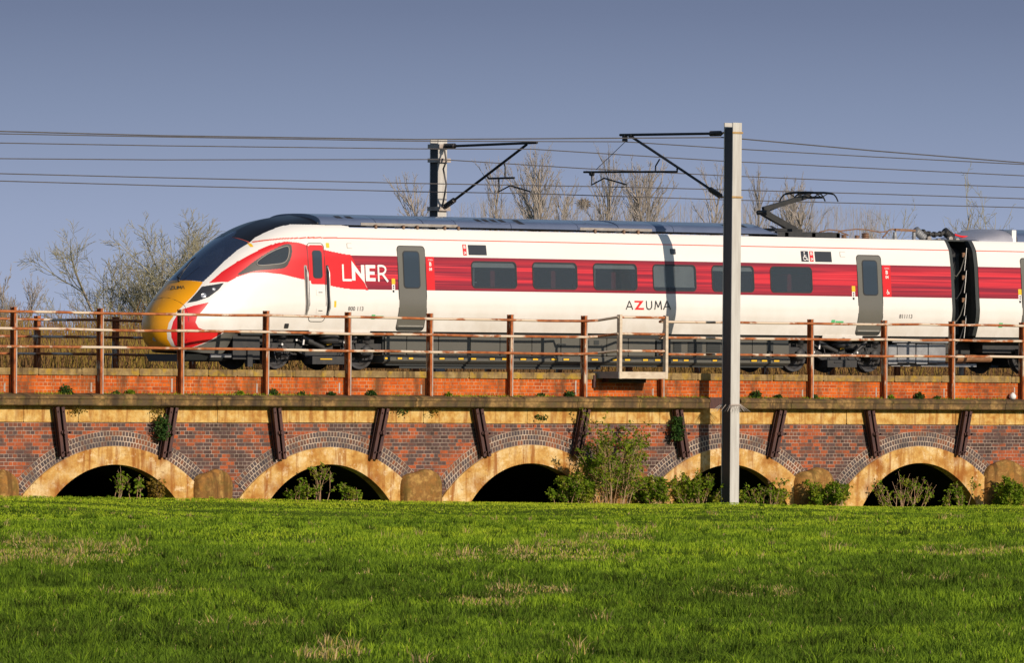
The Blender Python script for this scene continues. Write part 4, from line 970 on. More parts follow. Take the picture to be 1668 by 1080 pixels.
# headlight lamps
for (px_, py_, rr_) in ((332, 481.5, .05), (348.5, 471, .032)):
    x, z = TS(px_, py_); w_ = float(half_w(x, z)); e_ = .05
    nx = -(float(half_w(x + e_, z)) - float(half_w(x - e_, z))) / (2 * e_); nz = -(float(half_w(x, z + e_)) - float(half_w(x, z - e_))) / (2 * e_)
    nv = Vector((nx, -1, nz)).normalized(); nv = Vector((nx, -1.0, nz)).normalized()
    c = Vector((x, -w_, z)) + nv * .004
    MB().lathe(c - nv * .01, nv, [(rr_ * 1.25, 0), (rr_ * 1.25, .012), (rr_, .012), (rr_ * .8, .006), (rr_ * .5, .012), (0, .015)], 18).build("headlamp", M['lamp_lens'], train, smooth=True, sharp=40)
# nose details: name on the nose, coupler hatch seam, wipers, tow cover
def on_nose(px_, py_, off=.006):
    x, z = TS(px_, py_); e_ = .02; w_ = float(half_w(x, z))
    nx = -(float(half_w(x + e_, z)) - float(half_w(x - e_, z))) / (2 * e_); nz = -(float(half_w(x, z + e_)) - float(half_w(x, z - e_))) / (2 * e_)
    nv = Vector((nx, -1, nz)).normalized(); return Vector((x, -w_, z)) + nv * off
sm = MB(); sm.tube([on_nose(a, b, .0) for a, b in ((250, 489), (257, 486), (265, 484.6), (275, 485.2), (285, 488.5), (294, 493), (301, 498), (305, 508), (307.5, 520), (307, 540), (303, 556))], .006, 6); sm.build("hatch_seam", M['black'], train, smooth=True)
sm = MB(); sm.tube([on_nose(a, b, .0) for a, b in ((267, 487), (258, 503), (252, 516), (248, 527))], .004, 6); sm.build("hatch_seam", M['label_yellow'], train, smooth=True)
ol = MB(); ol.tube([on_nose(a, b, .002) for a, b in ((379, 386.6), (386, 388), (394, 390.2), (401, 392.6), (407, 395.4))], .010, 6); ol.build("orange_seam", M['redline'], train, smooth=True)
wp = MB(); wp.tube([on_nose(a, b, .05) for a, b in ((294, 457), (292, 450), (297, 442), (309, 426), (316, 419))], .013, 6); wp.tube([on_nose(a, b, .03) for a, b in ((287, 451), (300, 437), (313, 421))], .010, 6); wp.tube([on_nose(292, 459, .0), on_nose(292, 455, .06)], .028, 8); wp.build("windscreen_wiper", M['black'], train, smooth=True)
r = MB(); r.lathe(on_nose(252, 552.5, -.01), (-.6, -.8, 0), [(.055, 0), (.055, .012), (0, .014)], 12); r.build("tow_cover", M['rubber'], train)
g = MB(); base_ = [(273.5, 471.5), (301, 469.8)]
letters = [[[(0, 0), (.08, 1), (.16, 0)]], [[(.2, 1), (.36, 1), (.2, 0), (.36, 0)]], [[(.42, 1), (.42, .2), (.48, 0), (.54, 0), (.58, .2), (.58, 1)]], [[(.63, 0), (.65, 1), (.72, .3), (.79, 1), (.81, 0)]], [[(.84, 0), (.92, 1), (1, 0)]]]
for li, L in enumerate(letters):
    for ch in L:
        pts_ = [on_nose(273.5 + u * 27.5, 472 - u * 1.5 - v * 5.2, .004) for u, v in ch]; g.tube(pts_, .010 if li == 1 else .006, 5)
g.build("nose_lettering", M['letter_black'], train)
# black under-nose and lifeguards
r = MB(); r.extrude_x([(-.75, .33), (.75, .33), (.62, .16), (-.62, .16)], [-8.45, -7.9, -7.2]); r.build("under_nose", M['skirt_dark'], train)
r = MB(); r.extrude_x([(-1.14, .34), (-1.10, .34), (-1.08, .26), (-1.12, .26)], [-8.05, -7.45]); r.build("skirt_edge", M['alu'], train)
# ---- roof equipment
def roof_fairing(name, xa, xb, z0, z1, w0, ta, tb, mat):
    n = 18; sec = []
    for q in range(n + 1):
        a = math.pi * q / n; sec.append((-w0 * (math.copysign(abs(math.cos(a)) ** .75, math.cos(a))), z0 + (z1 - z0) * math.sin(a) ** .8))
    m_ = MB(); xs_ = [xa, xa + ta, xb - tb, xb]; sc = [(.985, .15), (1, 1), (1, 1), (.985, .15)]
    if ta == 0: sc[0] = (1, 1)
    if tb == 0: sc[3] = (1, 1)
    for x, (sw_, sh) in zip(xs_, sc):
        for y, z in sec: m_.v.append((x, y * sw_, z0 + (z - z0) * sh))
    N = n + 1
    for i in range(3):
        for q in range(n): m_.f.append((i * N + q, i * N + q + 1, (i + 1) * N + q + 1, (i + 1) * N + q)); m_.m.append(0)
    m_.f.append(tuple(range(N))); m_.m.append(0); m_.f.append(tuple(3 * N + q for q in range(N - 1, -1, -1))); m_.m.append(0)
    return m_.build(name, mat, train, smooth=True, sharp=30, fixn=True)
xr = [pxr(a, a + 1, 370)[0] for a in (523, 614, 690, 742, 830, 936, 1000, 1086, 1170, 1247)]
for i in range(len(xr) - 1):
    roof_fairing("roof_fairing", xr[i] + .008, xr[i + 1] - .008, 3.34, 3.60 - (.012 if i in (4, 5) else 0), .985 - .002 * (i % 2), .0 if i else .02, .0 if i < len(xr) - 2 else .5, M['roof'])
MB().extrude_x([(-.93, 3.335), (.93, 3.335), (.90, 3.385), (-.90, 3.385)], [xr[0], xr[-1] - .3]).build("roof_trim", M['roof_trim'], train)
r = MB()
for a, b in ((546, 556), (563, 573), (766, 774), (778, 786), (790, 798), (803, 811), (826, 835), (1139, 1146), (1152, 1159), (1168, 1175), (1215, 1222)):
    x0, x1 = pxr(a, b, 362); r.add([(x0, -.845, 3.47), (x1, -.845, 3.47), (x1 - .12, -.70, 3.562), (x0 - .12, -.70, 3.562)], [(0, 1, 2, 3)])
    r.v[-4:] = [(x0 + .1, -.945, 3.445), (x1 + .1, -.945, 3.445), (x1 - .02, -.80, 3.548), (x0 - .02, -.80, 3.548)]
split(r, "roof_vent", M['roof_vent'], train)
for (a, b) in ((588, 742), (936, 1048)):
    x0, x1 = pxr(a, b, 368); N = max(2, int((x1 - x0) / .42)); bx = MB(); vt = MB(); cp = MB()
    bx.box(x0, x1, -.99, -.90, 3.335, 3.40)
    for i in range(N):
        xx = x0 + (x1 - x0) * (i + .5) / N
        vt.box(xx - .10, xx + .10, -1.05, -1.04, 3.297, 3.335)
        if i % 3 != 1: cp.lathe((xx + .2, -1.04, LID), (0, 0, 1), [(0, 0), (.035, 0), (.035, .075), (.02, .09), (0, .09)], 8)
    bx.build("roof_box", M['roof_trim'], train); split(vt, "roof_box_slot", M['display'], train); split(cp, "roof_fixing", M['copper'], train)
# roof gear of the pantograph well
PYc = 0.0
def RX(px_, py_, y=0.0):
    p = P(px_, py_, TCY + y); return Vector((p[0], y, p[2] - RZ - SLOPE * p[0]))
pan = MB(); pan.box(RX(1243, 378).x, RX(1345, 378).x, -.5, -.42, LID + .02, 3.42); pan.box(RX(1243, 378).x, RX(1345, 378).x, .42, .5, LID + .02, 3.42)
for px_ in (1256, 1300, 1340): pan.box(RX(px_, 378).x, RX(px_, 378).x + .12, -.5, .5, LID, 3.40)
pan.box(RX(1242, 375).x, RX(1262, 375).x, -.45, .45, 3.43, 3.50)
pant = pan.build("pantograph", M['dark_steel'], train)
kn = RX(1243.5, 346); bs = RX(1296, 377); hd = RX(1318, 319)
a_ = MB(); a_.bar(bs + Vector((0, 0, .02)), kn, .13, .15); a_.bar(bs, bs + Vector((-.35, 0, .0)), .5, .12); a_.tube([kn + Vector((0, -.18, 0)), kn + Vector((0, .18, 0))], .06, 10); a_.tube([kn + Vector((-.28, -.1, 0)), kn + Vector((.35, .1, .01))], .012, 6); a_.build("lower_arm", M['dark_steel'], pant)
a_ = MB(); a_.bar(kn + Vector((0, 0, .08)), hd, .09, .11); a_.tube([kn + Vector((.1, .1, -.02)), hd + Vector((-.2, .1, -.05))], .015, 6); a_.build("upper_arm", M['dark_steel'], pant)
a_ = MB()
for dx in (-.22, .22):
    pts_ = [(-.80, -.20), (-.74, -.10), (-.66, -.03), (-.55, .0), (-.3, .02), (0, .025), (.3, .02), (.55, .0), (.66, -.03), (.74, -.10), (.80, -.20)]
    a_.tube([hd + Vector((dx, y, .06 + z)) for y, z in pts_], [.018] * 3 + [.028] * 5 + [.018] * 3, 8)
for y in (-.45, -.15, .15, .45): a_.tube([hd + Vector((-.22, y, .06)), hd + Vector((0, y, -.04)), hd + Vector((.22, y, .06))], .014, 6)
a_.tube([hd + Vector((0, -.5, -.04)), hd + Vector((0, .5, -.04))], .03, 8); a_.build("pan_head", M['dark_steel'], pant)
def RYZ(px_, py_, y): return RX(px_, py_, y)
r = MB()
for px_, h, rr_ in ((1351, .16, .11), (1410, .16, .10), (1375, .11, .07), (1396, .1, .06)):
    c = RX(px_, 383, -.2); c.z = LID; prof = [(0, 0), (rr_ * 1.1, 0)]
    for q in range(3): prof += [(rr_ * .8, h * (q + .3) / 3), (rr_, h * (q + .6) / 3), (rr_ * .8, h * (q + .9) / 3)]
    r.lathe(c, (0, 0, 1), prof + [(rr_ * .5, h), (0, h)], 12)
split(r, "roof_insulator", M['copper'], train, smooth=True, sharp=50)
r = MB()
def rp(px_, py_): return RX(px_, py_, -.2)
for pts_ in ([(1335, 378), (1351, 374), (1370, 376), (1396, 373), (1412, 374), (1432, 378), (1445, 377), (1452, 373.5), (1490, 374.5)], [(1358, 385), (1368, 377), (1382, 383)], [(1438, 387), (1446, 378)]): r.tube([rp(*q) for q in pts_], .018, 6)
split(r, "roof_cable", M['copper'], train, smooth=True)
r = MB()
for px_ in (1458, 1489): c = rp(px_, 387); c.z = LID; r.lathe(c, (0, 0, 1), [(0, 0), (.06, 0), (.045, .06), (.06, .08), (.045, .14), (.05, .2), (0, .2)], 10)
split(r, "roof_post", M['alu'], train, smooth=True, sharp=50)
r = MB(); r.bar(rp(1458, 374), rp(1490, 375.5), .08, .06); r.build("busbar", M['copper'], train)
for (a, b) in (((1491, 374), (1506, 388)), ((1538, 376), (1552, 388))):
    A, B_ = rp(*a), rp(*b); d = B_ - A; L = d.length; prof = [(0, 0)]
    for q in range(6): prof += [(.07, L * q / 6), (.11, L * (q + .4) / 6), (.07, L * (q + .8) / 6)]
    MB().lathe(A, d, prof + [(.06, L), (0, L)], 12).build("bushing_insulator", M['alu'] if a[0] < 1500 else M['bogie'], train, smooth=True, sharp=60)
r = MB(); pp = [rp(1504, 378), rp(1513, 381), rp(1522, 382), rp(1532, 381), rp(1540, 378)]; r.tube(pp, .05, 8)
for q in pp: r.lathe(q - Vector((.03, 0, 0)), (1, 0, 0), [(0, 0), (.075, 0), (.075, .06), (0, .06)], 10)
r.build("jumper_cable", M['bogie'], train, smooth=True, sharp=50)
r = MB()
for px_ in (1510, 1526, 1545, 1556): c = rp(px_, 387); r.cbox(c.x - .07, c.x + .07, -.3, -.22, LID, LID + random.uniform(.06, .13), .035)
split(r, "roof_bracket", M['roof_trim'], train)
r = MB(); r.tube([rp(1555, 382), rp(1565, 385), rp(1585, 386)], .025, 6); r.build("red_cable", M['letter_red'], train)
xa = pxr(1592, 1593, 385)[0]; xb = pxr(1645, 1646, 385)[0]
roof_fairing("roof_fairing", xa, xb + .0, LID, 3.60, .95, 1.0, 0, M['roof_pale']); MB().box(xb + .01, xb + .16, -.9, .9, LID, 3.57).build("roof_box", M['letter_white'], train)
roof_fairing("roof_fairing", xb + .17, C2E - .5, LID, 3.6, .95, 0, .3, M['roof'])
# ---- gangway between the coaches
g = MB(); zs = np.linspace(.95, 3.3, 20)
for i, x in enumerate(np.linspace(XE, C2, 15)):
    w_ = .62 + (.05 if i % 2 else 0); top = 3.08 + (.05 if i % 2 else 0)
    for y, z in ((-w_, .95), (-w_, top - .15), (-w_ + .15, top), (w_ - .15, top), (w_, top - .15), (w_, .95)): g.v.append((x, y, z))
for i in range(14):
    for q in range(6): a = i * 6 + q; b = i * 6 + (q + 1) % 6; g.f.append((a, b, b + 6, a + 6)); g.m.append(0)
g.build("gangway", M['roof_vent'], train)
for x0, x1, mm in ((XE, XE + .12, 'skirt_dark'), (C2 - .12, C2, 'skirt_dark')):
    zs = np.linspace(.92, LID, 26); m_ = MB()
    vs = []
    for x in (x0, x1):
        for z in zs: vs += [(x, -(float(half_w(5, z)) - .012), z), (x, -(float(half_w(5, z)) - .16), z)]
    n = 26 * 2; fs = []
    for q in range(25):
        a = 2 * q; fs += [(a, a + 2, a + 3, a + 1), (n + a, n + a + 1, n + a + 3, n + a + 2), (a, n + a, n + a + 2, a + 2), (a + 1, a + 3, n + a + 3, n + a + 1)]
    m_.add(vs, fs); m_.build("end_frame", M[mm], train)
m_ = MB(); m_.box(XE, C2, -.9, .9, 3.26, 3.30); m_.build("gangway_cover", M['skirt_dark'], train)
for q in range(4):
    z = 2.92 - q * .56; x1 = C2 - .12; y = -.98
    MB().cbox(x1 - .14, x1, y, y + .04, z - .05, z + .06, .01).build("cable_bracket", M['label_yellow'] if False else M['copper'], train)
    MB().tube([(x1 - .02, y - .02, z + .18), (x1 - .06, y - .03, z - .1), (x1 - .10, y - .03, z - .38)], .010, 6).build("jumper_rod", M['silver'], train)
    MB().tube([(XE + .13, -1.0, z - .25), (XE + .25, -1.03, z - .48), (XE + .45, -1.03, z - .53), (XE + .62, -1.0, z - .38), (x1 - .07, -1.0, z - .02)], .016, 6).build("jumper_cable", M['rubber'] if q % 2 else M['skirt_grey'], train, smooth=True)
# ---- underframe
def UX(px_, py_, y=-1.1):
    p = P(px_, py_, TCY + y); return p[0], p[2] - RZ - SLOPE * p[0]
r = MB(); r.box(-7.15, XE, -1.1, 1.1, .78, .883); r.box(C2, C2E, -1.12, 1.12, .78, .885); split(r, "underframe", M['skirt_dark'], train)
for a, b, ya in [(624, 659, 0), (659.6, 711, 0), (711.6, 763, 0), (763.6, 811, 0), (811.6, 863, 0), (863.6, 910, 0), (911, 941, 0), (941.6, 985, 0), (985.6, 1020, 0), (1020.6, 1064, 0), (1083, 1130, 0), (1130.6, 1172, 0), (1186, 1222, 0), (1222.6, 1246, 0), (1256, 1282, .08)]:
    x0, x1 = UX(a, 565)[0], UX(b, 565)[0]; MB().cbox(x0 + .004, x1 - .004, -1.17, -.6, .36, .77 - ya, .02).build("underframe_panel", M['skirt_grey'], train)
xa, xb = UX(622, 580)[0], UX(1283, 580)[0]
r = MB(); r.extrude_x([(-1.16, .34), (-1.19, .30), (-1.19, .21), (-1.10, .15), (-.6, .15), (-.6, .34)], [xa, xb]); r.build("underframe_ledge", M['skirt_grey'], train)
r = MB(); r.box(xa + .1, xb - .1, -1.05, 1.05, .10, .148); r.box(xa, xb, -1.12, 1.1, .345, .77); r.box(UX(655, 595)[0], UX(700, 595)[0] + 5.5, -1.0, 1.0, .03, .10); r.build("underframe_tray", M['skirt_dark'], train)
lab = MB(); hol = MB()
for a, b in [(627, 632), (648, 655), (666, 673), (716, 724), (747, 755), (767.5, 775.5), (798, 806), (818, 826), (848, 857), (868, 876.5), (898.5, 906.5), (918, 927), (951, 956), (964, 974), (998, 1006.5), (1018, 1026.5), (1047.5, 1055.5), (1067, 1075.5), (1096, 1104), (1114, 1121.5), (1161, 1168), (1224, 1233), (1241, 1249.5), (1261, 1269.5)]:
    x0, x1 = UX(a, 583, -1.2)[0], UX(b, 583, -1.2)[0]; lab.box(x0, x1, -1.203, -1.196, .245, .285); hol.box(x0 - .03, x1 + .03, -1.196, -1.18, .235, .30)
split(hol, "label_holder", M['skirt_dark'], train); split(lab, "yellow_label", M['label_yellow'], train)
r = MB()
for a, b in ((1093, 1106), (1117, 1140), (1147, 1170)):
    x0, x1 = UX(a, 570)[0], UX(b, 570)[0]; r.box(x0, x1, -1.185, -1.17, .46, .70)
    for z in np.linspace(.48, .68, 6): r.box(x0 + .02, x1 - .02, -1.20, -1.184, z, z + .012)
r.build("vent_grille", M['skirt_dark'], train)
r = MB()
for a, b, za, zb_ in ((950, 956, .62, .72), (964, 972, .62, .72), (1066, 1083, .36, .74), (1246, 1256, .5, .77), (905, 918, .6, .64)): r.box(UX(a, 570)[0], UX(b, 570)[0], -1.182, -1.165, za, zb_)
split(r, "equipment_recess", M['skirt_dark'], train)
r = MB()
for a, ya, b, yb in ((1447, 562, 1462, 593), (1461, 560, 1491, 591), (1493, 561, 1511, 593), (1513, 561, 1540, 591)):
    x0, z1 = UX(a, ya); x1, z0 = UX(b, yb); r.cbox(x0, x1, -1.1, -.5, z0, z1, .02)
split(r, "equipment_case", M['alu'], train)
r = MB(); r.box(UX(1452, 560)[0], UX(1545, 560)[0], -1.14, -1.10, .74, .78); r.box(UX(1446, 590)[0], UX(1600, 590)[0], -.9, .9, .15, .22); split(r, "case_bracket", M['alu'], train)
# couplings and pipe between coaches
r = MB(); a, b = UX(1556, 587, -.6), UX(1612, 587, -.6); r.tube([(a[0], -.6, .36), (b[0], -.6, .36)], .10, 12); r.tube([(b[0] - .1, -.6, .36), (b[0] + .25, -.6, .62)], [.10, .03], 10); r.build("drawbar", M['rusty_pipe'], train, smooth=True, sharp=50)
MB().box(XE - .5, C2 + .5, -.5, .5, .45, .75).build("coupler", M['bogie'], train)
# bogies
def bogie(cx, wb=2.55):
    b = MB(); c = cx
    for s in (-1, 1):
        y = s * 1.02
        b.extrude_x([(y - .06, .44), (y + .06, .44), (y + .06, .60), (y - .06, .60)], [c - wb / 2 - .45, c - wb / 2 + .35])
        b.extrude_x([(y - .06, .44), (y + .06, .44), (y + .06, .60), (y - .06, .60)], [c + wb / 2 - .35, c + wb / 2 + .45])
        for s2 in (-1, 1): b.bar((c + s2 * (wb / 2 - .38), y, .52), (c + s2 * .55, y, .38), .12, .16)
        b.box(c - .6, c + .6, y - .06, y + .06, .28, .46)
        b.box(c - .5, c + .5, y - .2, y + .1, .12, .30)
    b.box(c - .3, c + .3, -1.0, 1.0, .40, .62); b.box(c - .95, c - .45, -.6, .6, .2, .6); b.box(c + .45, c + .95, -.6, .6, .2, .6)
    bo = b.build("bogie", M['bogie'], train)
    for s in (-1, 1):
        for s2 in (-1, 1):
            x = c + s2 * wb / 2
            prof = [(0, -.07), (.12, -.07), (.14, -.02), (.33, -.005), (.36, -.055), (.42, -.055), (.435, .06), (.455, .075), (.455, .085), (.1, .085), (0, .085)]
            m_ = MB(); m_.lathe((x, s * .78, .43), (0, s, 0), [(r_, -h) for r_, h in prof], 36)
            for q in range(8): a = q * math.pi / 4; m_.tube([(x + .25 * math.cos(a), s * .80, .43 + .25 * math.sin(a)), (x + .25 * math.cos(a), s * .83, .43 + .25 * math.sin(a))], .016, 6)
            m_.build("wheel", M['wheel'], bo, smooth=True, sharp=35)
            if s < 0:
                k_ = MB(); k_.lathe((x, s * .98, .43), (0, s, 0), [(.17, -.1), (.17, .08), (.12, .14), (.06, .16), (0, .16)], 16); k_.cbox(x - .2, x + .2, s * 1.05 - .03, s * 1.05 + .1, .36, .5, .03); k_.build("axle_box", M['bogie'], bo, smooth=True, sharp=40)
                sp2 = MB()
                for q in range(5): sp2.lathe((x + .0, s * 1.06, .60 + q * .034), (0, 0, 1), [(.06, 0), (.10, .012), (.06, .024)], 12)
                sp2.build("coil_spring", M['bogie'], bo, smooth=True)
    for s in (-1,):
        d = MB(); d.tube([(c - .75, s * 1.12, .72), (c - .1, s * 1.12, .50)], .055, 10); d.tube([(c - .75, s * 1.12, .72), (c - .45, s * 1.12, .62)], .075, 10); d.tube([(c + .9, s * 1.12, .74), (c + .45, s * 1.12, .42)], .045, 8); split(d, "damper", M['bogie'], bo, smooth=True, sharp=40)
        d = MB(); d.lathe((c + .1, s * 1.05, .60), (0, 0, 1), [(.24, 0), (.28, .05), (.24, .1), (.28, .15), (.22, .2), (0, .2)], 16); d.build("air_spring", M['bogie'], bo, smooth=True, sharp=60)
        d = MB(); d.box(c - .02, c + .12, s * 1.16 - .012, s * 1.16, .56, .62); d.build("yellow_label", M['label_yellow'], bo)
        d = MB(); d.box(c - .28, c + .08, s * 1.24, s * 1.2, .225, .25); d.build("label_strip", M['label_yellow'] if cx < 0 else M['bogie'], bo)
        d = MB()
        for q in range(7):
            x = c + random.uniform(-1.7, 1.7); z = random.uniform(.35, .7); d.tube([(x, s * 1.14, z), (x + random.uniform(-.1, .1), s * 1.16, z - random.uniform(.1, .25)), (x + random.uniform(.1, .4), s * 1.15, z - random.uniform(.1, .3))], .014, 6)
        split(d, "brake_pipe", M['wheel'], bo, smooth=True)
        d = MB()
        for q in range(3): x = c - wb / 2 + random.uniform(-.2, 1.9); d.lathe((x, s * 1.17, random.uniform(.42, .7)), (0, s, 0), [(0, 0), (.028, 0), (.028, .02), (0, .02)], 8)
        for x in (c - wb / 2 + .55,): d.tube([(x, s * 1.17, .68), (x - .02, s * 1.17, .56)], .025, 6)
        split(d, "pale_fitting", M['letter_white'], bo)
    return bo
bogie(-4.6); bogie(11.9); bogie(19.9); bogie(37.2)
r = MB(); r.box(-7.3, -6.5, -1.0, 1.0, .22, .8); r.box(-6.6, -2.9, -.85, .85, .55, .8); r.box(10, 14, -.85, .85, .55, .8); r.box(C2 + .6, C2 + 5, -.85, .85, .5, .8); r.box(-6.9, -6.75, -1.05, -.95, .05, .5); split(r, "underframe_box", M['bogie'], train)
sign("skirt_bracket", 458, 600, 543, 549, M['white'], .01, -.03) if False else None
r = MB(); x0, x1 = UX(498, 546)[0], UX(598, 546)[0]; r.extrude_x([(-1.19, .80), (-1.17, .80), (-1.185, .90), (-1.21, .90)], [x0, x1]); x0, x1 = UX(1335, 552)[0], UX(1400, 552)[0]; r.extrude_x([(-1.19, .80), (-1.17, .80), (-1.185, .90), (-1.21, .90)], [x0, x1]); split(r, "lower_valance", M['white'], train)
# ------------------------------------------------------------------ plants
class Twigs:
    # fast builder: many tapered 3-sided sticks
    def __init__(s): s.a = []; s.b = []; s.ra = []; s.rb = []; s.tone = []
    def add(s, a, b, ra, rb, tone=0.5): s.a.append(a); s.b.append(b); s.ra.append(ra); s.rb.append(rb); s.tone.append(tone)
    def arrays(s, n=3):
        A, B_ = np.array(s.a), np.array(s.b); d = B_ - A; d /= np.linalg.norm(d, axis=1)[:, None] + 1e-9
        ref = np.where(np.abs(d[:, 2:3]) < .9, np.array([[0, 0, 1.]]), np.array([[1., 0, 0]])); u = np.cross(d, ref); u /= np.linalg.norm(u, axis=1)[:, None]; v = np.cross(d, u)
        ra, rb = np.array(s.ra)[:, None], np.array(s.rb)[:, None]; V = []
        for C, r in ((A, ra), (B_, rb)):
            for q in range(n):
                t_ = 2 * math.pi * q / n; V.append(C + (u * math.cos(t_) + v * math.sin(t_)) * r)
        V = np.stack(V, 1); K = len(A); base = (np.arange(K) * 2 * n)[:, None]
        F = np.concatenate([base + np.array([[q, (q + 1) % n, n + (q + 1) % n, n + q]]) for q in range(n)])
        return V.reshape(-1, 3), F, np.repeat(np.array(s.tone), 2 * n)
def np_mesh(name, V, F, mat, parent=None, tone=None, org=None, smooth=False):
    me = bpy.data.meshes.new(name); k_ = F.shape[1]
    off = np.array(parent['org']) if parent is not None and 'org' in parent else np.zeros(3)
    me.vertices.add(len(V)); me.vertices.foreach_set("co", (V - off).astype(np.float32).ravel())
    me.loops.add(F.size); me.loops.foreach_set("vertex_index", F.astype(np.int32).ravel())
    me.polygons.add(len(F)); me.polygons.foreach_set("loop_start", np.arange(0, F.size, k_, dtype=np.int32))
    me.update(calc_edges=True); me.materials.append(mat)
    if tone is not None:
        at = me.attributes.new("tone", 'FLOAT', 'POINT'); at.data.foreach_set("value", tone.astype(np.float32))
    if smooth: me.polygons.foreach_set("use_smooth", np.ones(len(F), bool))
    ob = bpy.data.objects.new(name, me); COL.objects.link(ob)
    if parent is not None: ob.parent = parent; ob['org'] = list(off)
    return ob
def rv(): return RNG.normal(size=3)
def grow(T, p, d, L, r, depth, up, spread, segs, kids, tone, tips=None, rmin=.006, klen=(.45, .8), ktaper=.65):
    p = np.array(p, float); d = np.array(d, float) / np.linalg.norm(d); n = segs
    pts = [p.copy()]; ds = [d.copy()]
    for i in range(n):
        d = d + rv() * .10 + np.array([0, 0, up]) ; d /= np.linalg.norm(d); q = p + d * L / n
        T[depth].add(p, q, max(rmin, r * (1 - i / n * ktaper)), max(rmin * .8, r * (1 - (i + 1) / n * ktaper)), tone + RNG.uniform(-.12, .12)); p = q; pts.append(p.copy()); ds.append(d.copy())
    if tips is not None: tips.append((p, d))
    if depth + 1 < len(T):
        for k_ in range(kids[depth]):
            f = RNG.uniform(.10 if depth == 0 else .2, .98); i = min(n - 1, int(f * n)); o = pts[i] + (pts[i + 1] - pts[i]) * (f * n - i)
            s_ = rv(); s_ -= ds[i] * s_.dot(ds[i]); s_ /= np.linalg.norm(s_) + 1e-9
            nd = ds[i] * 1.0 + s_ * spread[depth]
            grow(T, o, nd, L * RNG.uniform(*klen) * (1 - f * (.5 if depth == 0 else .45)), r * .5 * (1 - f * .5), depth + 1, up, spread, max(2, segs - 1), kids, tone, tips, rmin, klen, ktaper)
def make_tree(loc, h, kind, label, group, cat="tree", bark=None, twig=None, name="bare_tree", stems=1):
    global RNG
    RNG = np.random.default_rng(abs(int(loc[0] * 7 + loc[1] * 13)) + 5)
    root = thing(name, loc, label, cat, group); Ts = [Twigs() for _ in range(4)]
    for s_ in range(stems):
        o = np.array(loc) + (np.array([RNG.uniform(-.3, .3), RNG.uniform(-.3, .3), 0]) * (stems > 1))
        if kind == 'poplar': grow(Ts, o, (RNG.uniform(-.05, .05), RNG.uniform(-.05, .05), 1), h * .93, h * .009, 0, .10, (.58, .6, .7), 8, (70, 9, 5), .5, None, .007, (.22, .36))
        elif kind == 'spread': grow(Ts, o, (RNG.uniform(-.36, .36), RNG.uniform(-.36, .36), 1), h * RNG.uniform(.85, 1), h * .013, 0, .05, (.75, .8, .9), 6, (19, 10, 7), .5, None, .007, (.42, .65))
        else: grow(Ts, o, (RNG.uniform(-.2, .2), RNG.uniform(-.2, .2), 1), h * RNG.uniform(.7, 1), h * .008, 0, .08, (.6, .7, .8), 5, (9, 5, 3), .5, None, .009, (.35, .6))
    V, F, t_ = Ts[0].arrays(5); np_mesh("trunk", V, F, bark or M['bark'], root, t_)
    A, B_ = [], []
    Vs, Fs, ts, off = [], [], [], 0
    for T in Ts[1:]:
        if not T.a: continue
        V, F, t_ = T.arrays(3); Vs.append(V); Fs.append(F + off); ts.append(t_); off += len(V)
    np_mesh("crown", np.concatenate(Vs), np.concatenate(Fs), twig or M['twig'], root, np.concatenate(ts))
    return root
# row of poplars beyond the train
POPS = [(766, 313, 'short bare poplar just right of the farther mast, leftmost of the row'), (810, 302, 'bare poplar below the zigzag steady arm of the farther mast'), (861, 290, 'bare poplar behind the tip of the farther mast\'s steady arm'), (899, 283, 'full bare poplar left of the slim one that holds a nest'), (921, 296, 'thin bare poplar crowded against the full one left of the nest tree'), (943, 274, 'slim bare poplar with a dark twig nest in its top'), (974, 290, 'bare poplar between the nest tree and the tallest poplar'), (996, 266, 'tallest bare poplar, behind the nearer mast\'s zigzag steady arm'), (1050, 270, 'broad bare poplar left of the middle gap under the nearer mast\'s slanting arm'), (1076, 274, 'second of two bare poplars under the nearer mast\'s slanting arm'), (1112, 276, 'narrow bare poplar behind the lower end of the nearer slanting arm'), (1152, 285, 'bare poplar just left of the nearer mast'), (1240, 297, 'bare poplar just right of the nearer mast, behind the pantograph knee'), (1291, 298, 'bare poplar behind the left half of the pantograph head'), (1317, 308, 'slender bare poplar behind the right half of the pantograph head'), (1366, 316, 'broad bare poplar right of the pantograph')]
TH_ = Twigs()
for _ in range(420):
    Y = RNG.uniform(200, 240); pxx = RNG.uniform(735, 1440); hx = P(pxx, 612, Y)[0]; nv_ = float(vnoise(np.array([pxx]), np.array([7.0]), 38.0, 51)[0]); h = P(pxx, 352 - 30 * nv_ * (1.0 if pxx < 1190 else .6) - RNG.uniform(0, 8), Y)[2]
    p = np.array([hx, Y, 0.0]); d = np.array([RNG.uniform(-.06, .06), 0, 1.0]); q = p + d * h; TH_.add(p, q, .035, .006, .5)
    for k_ in range(8): f = RNG.uniform(.5, .97); o = p + (q - p) * f; dd = np.array([RNG.normal() * .4, RNG.normal() * .4, 1]); TH_.add(o, o + dd / np.linalg.norm(dd) * RNG.uniform(.5, 1.3), .009, .004, .5)
V, F, t_ = TH_.arrays(3); tag(np_mesh("thicket", V, F, M['twig'], None, t_), "low pale thicket of bare saplings between the poplars", "thicket", kind='stuff')
protos = []
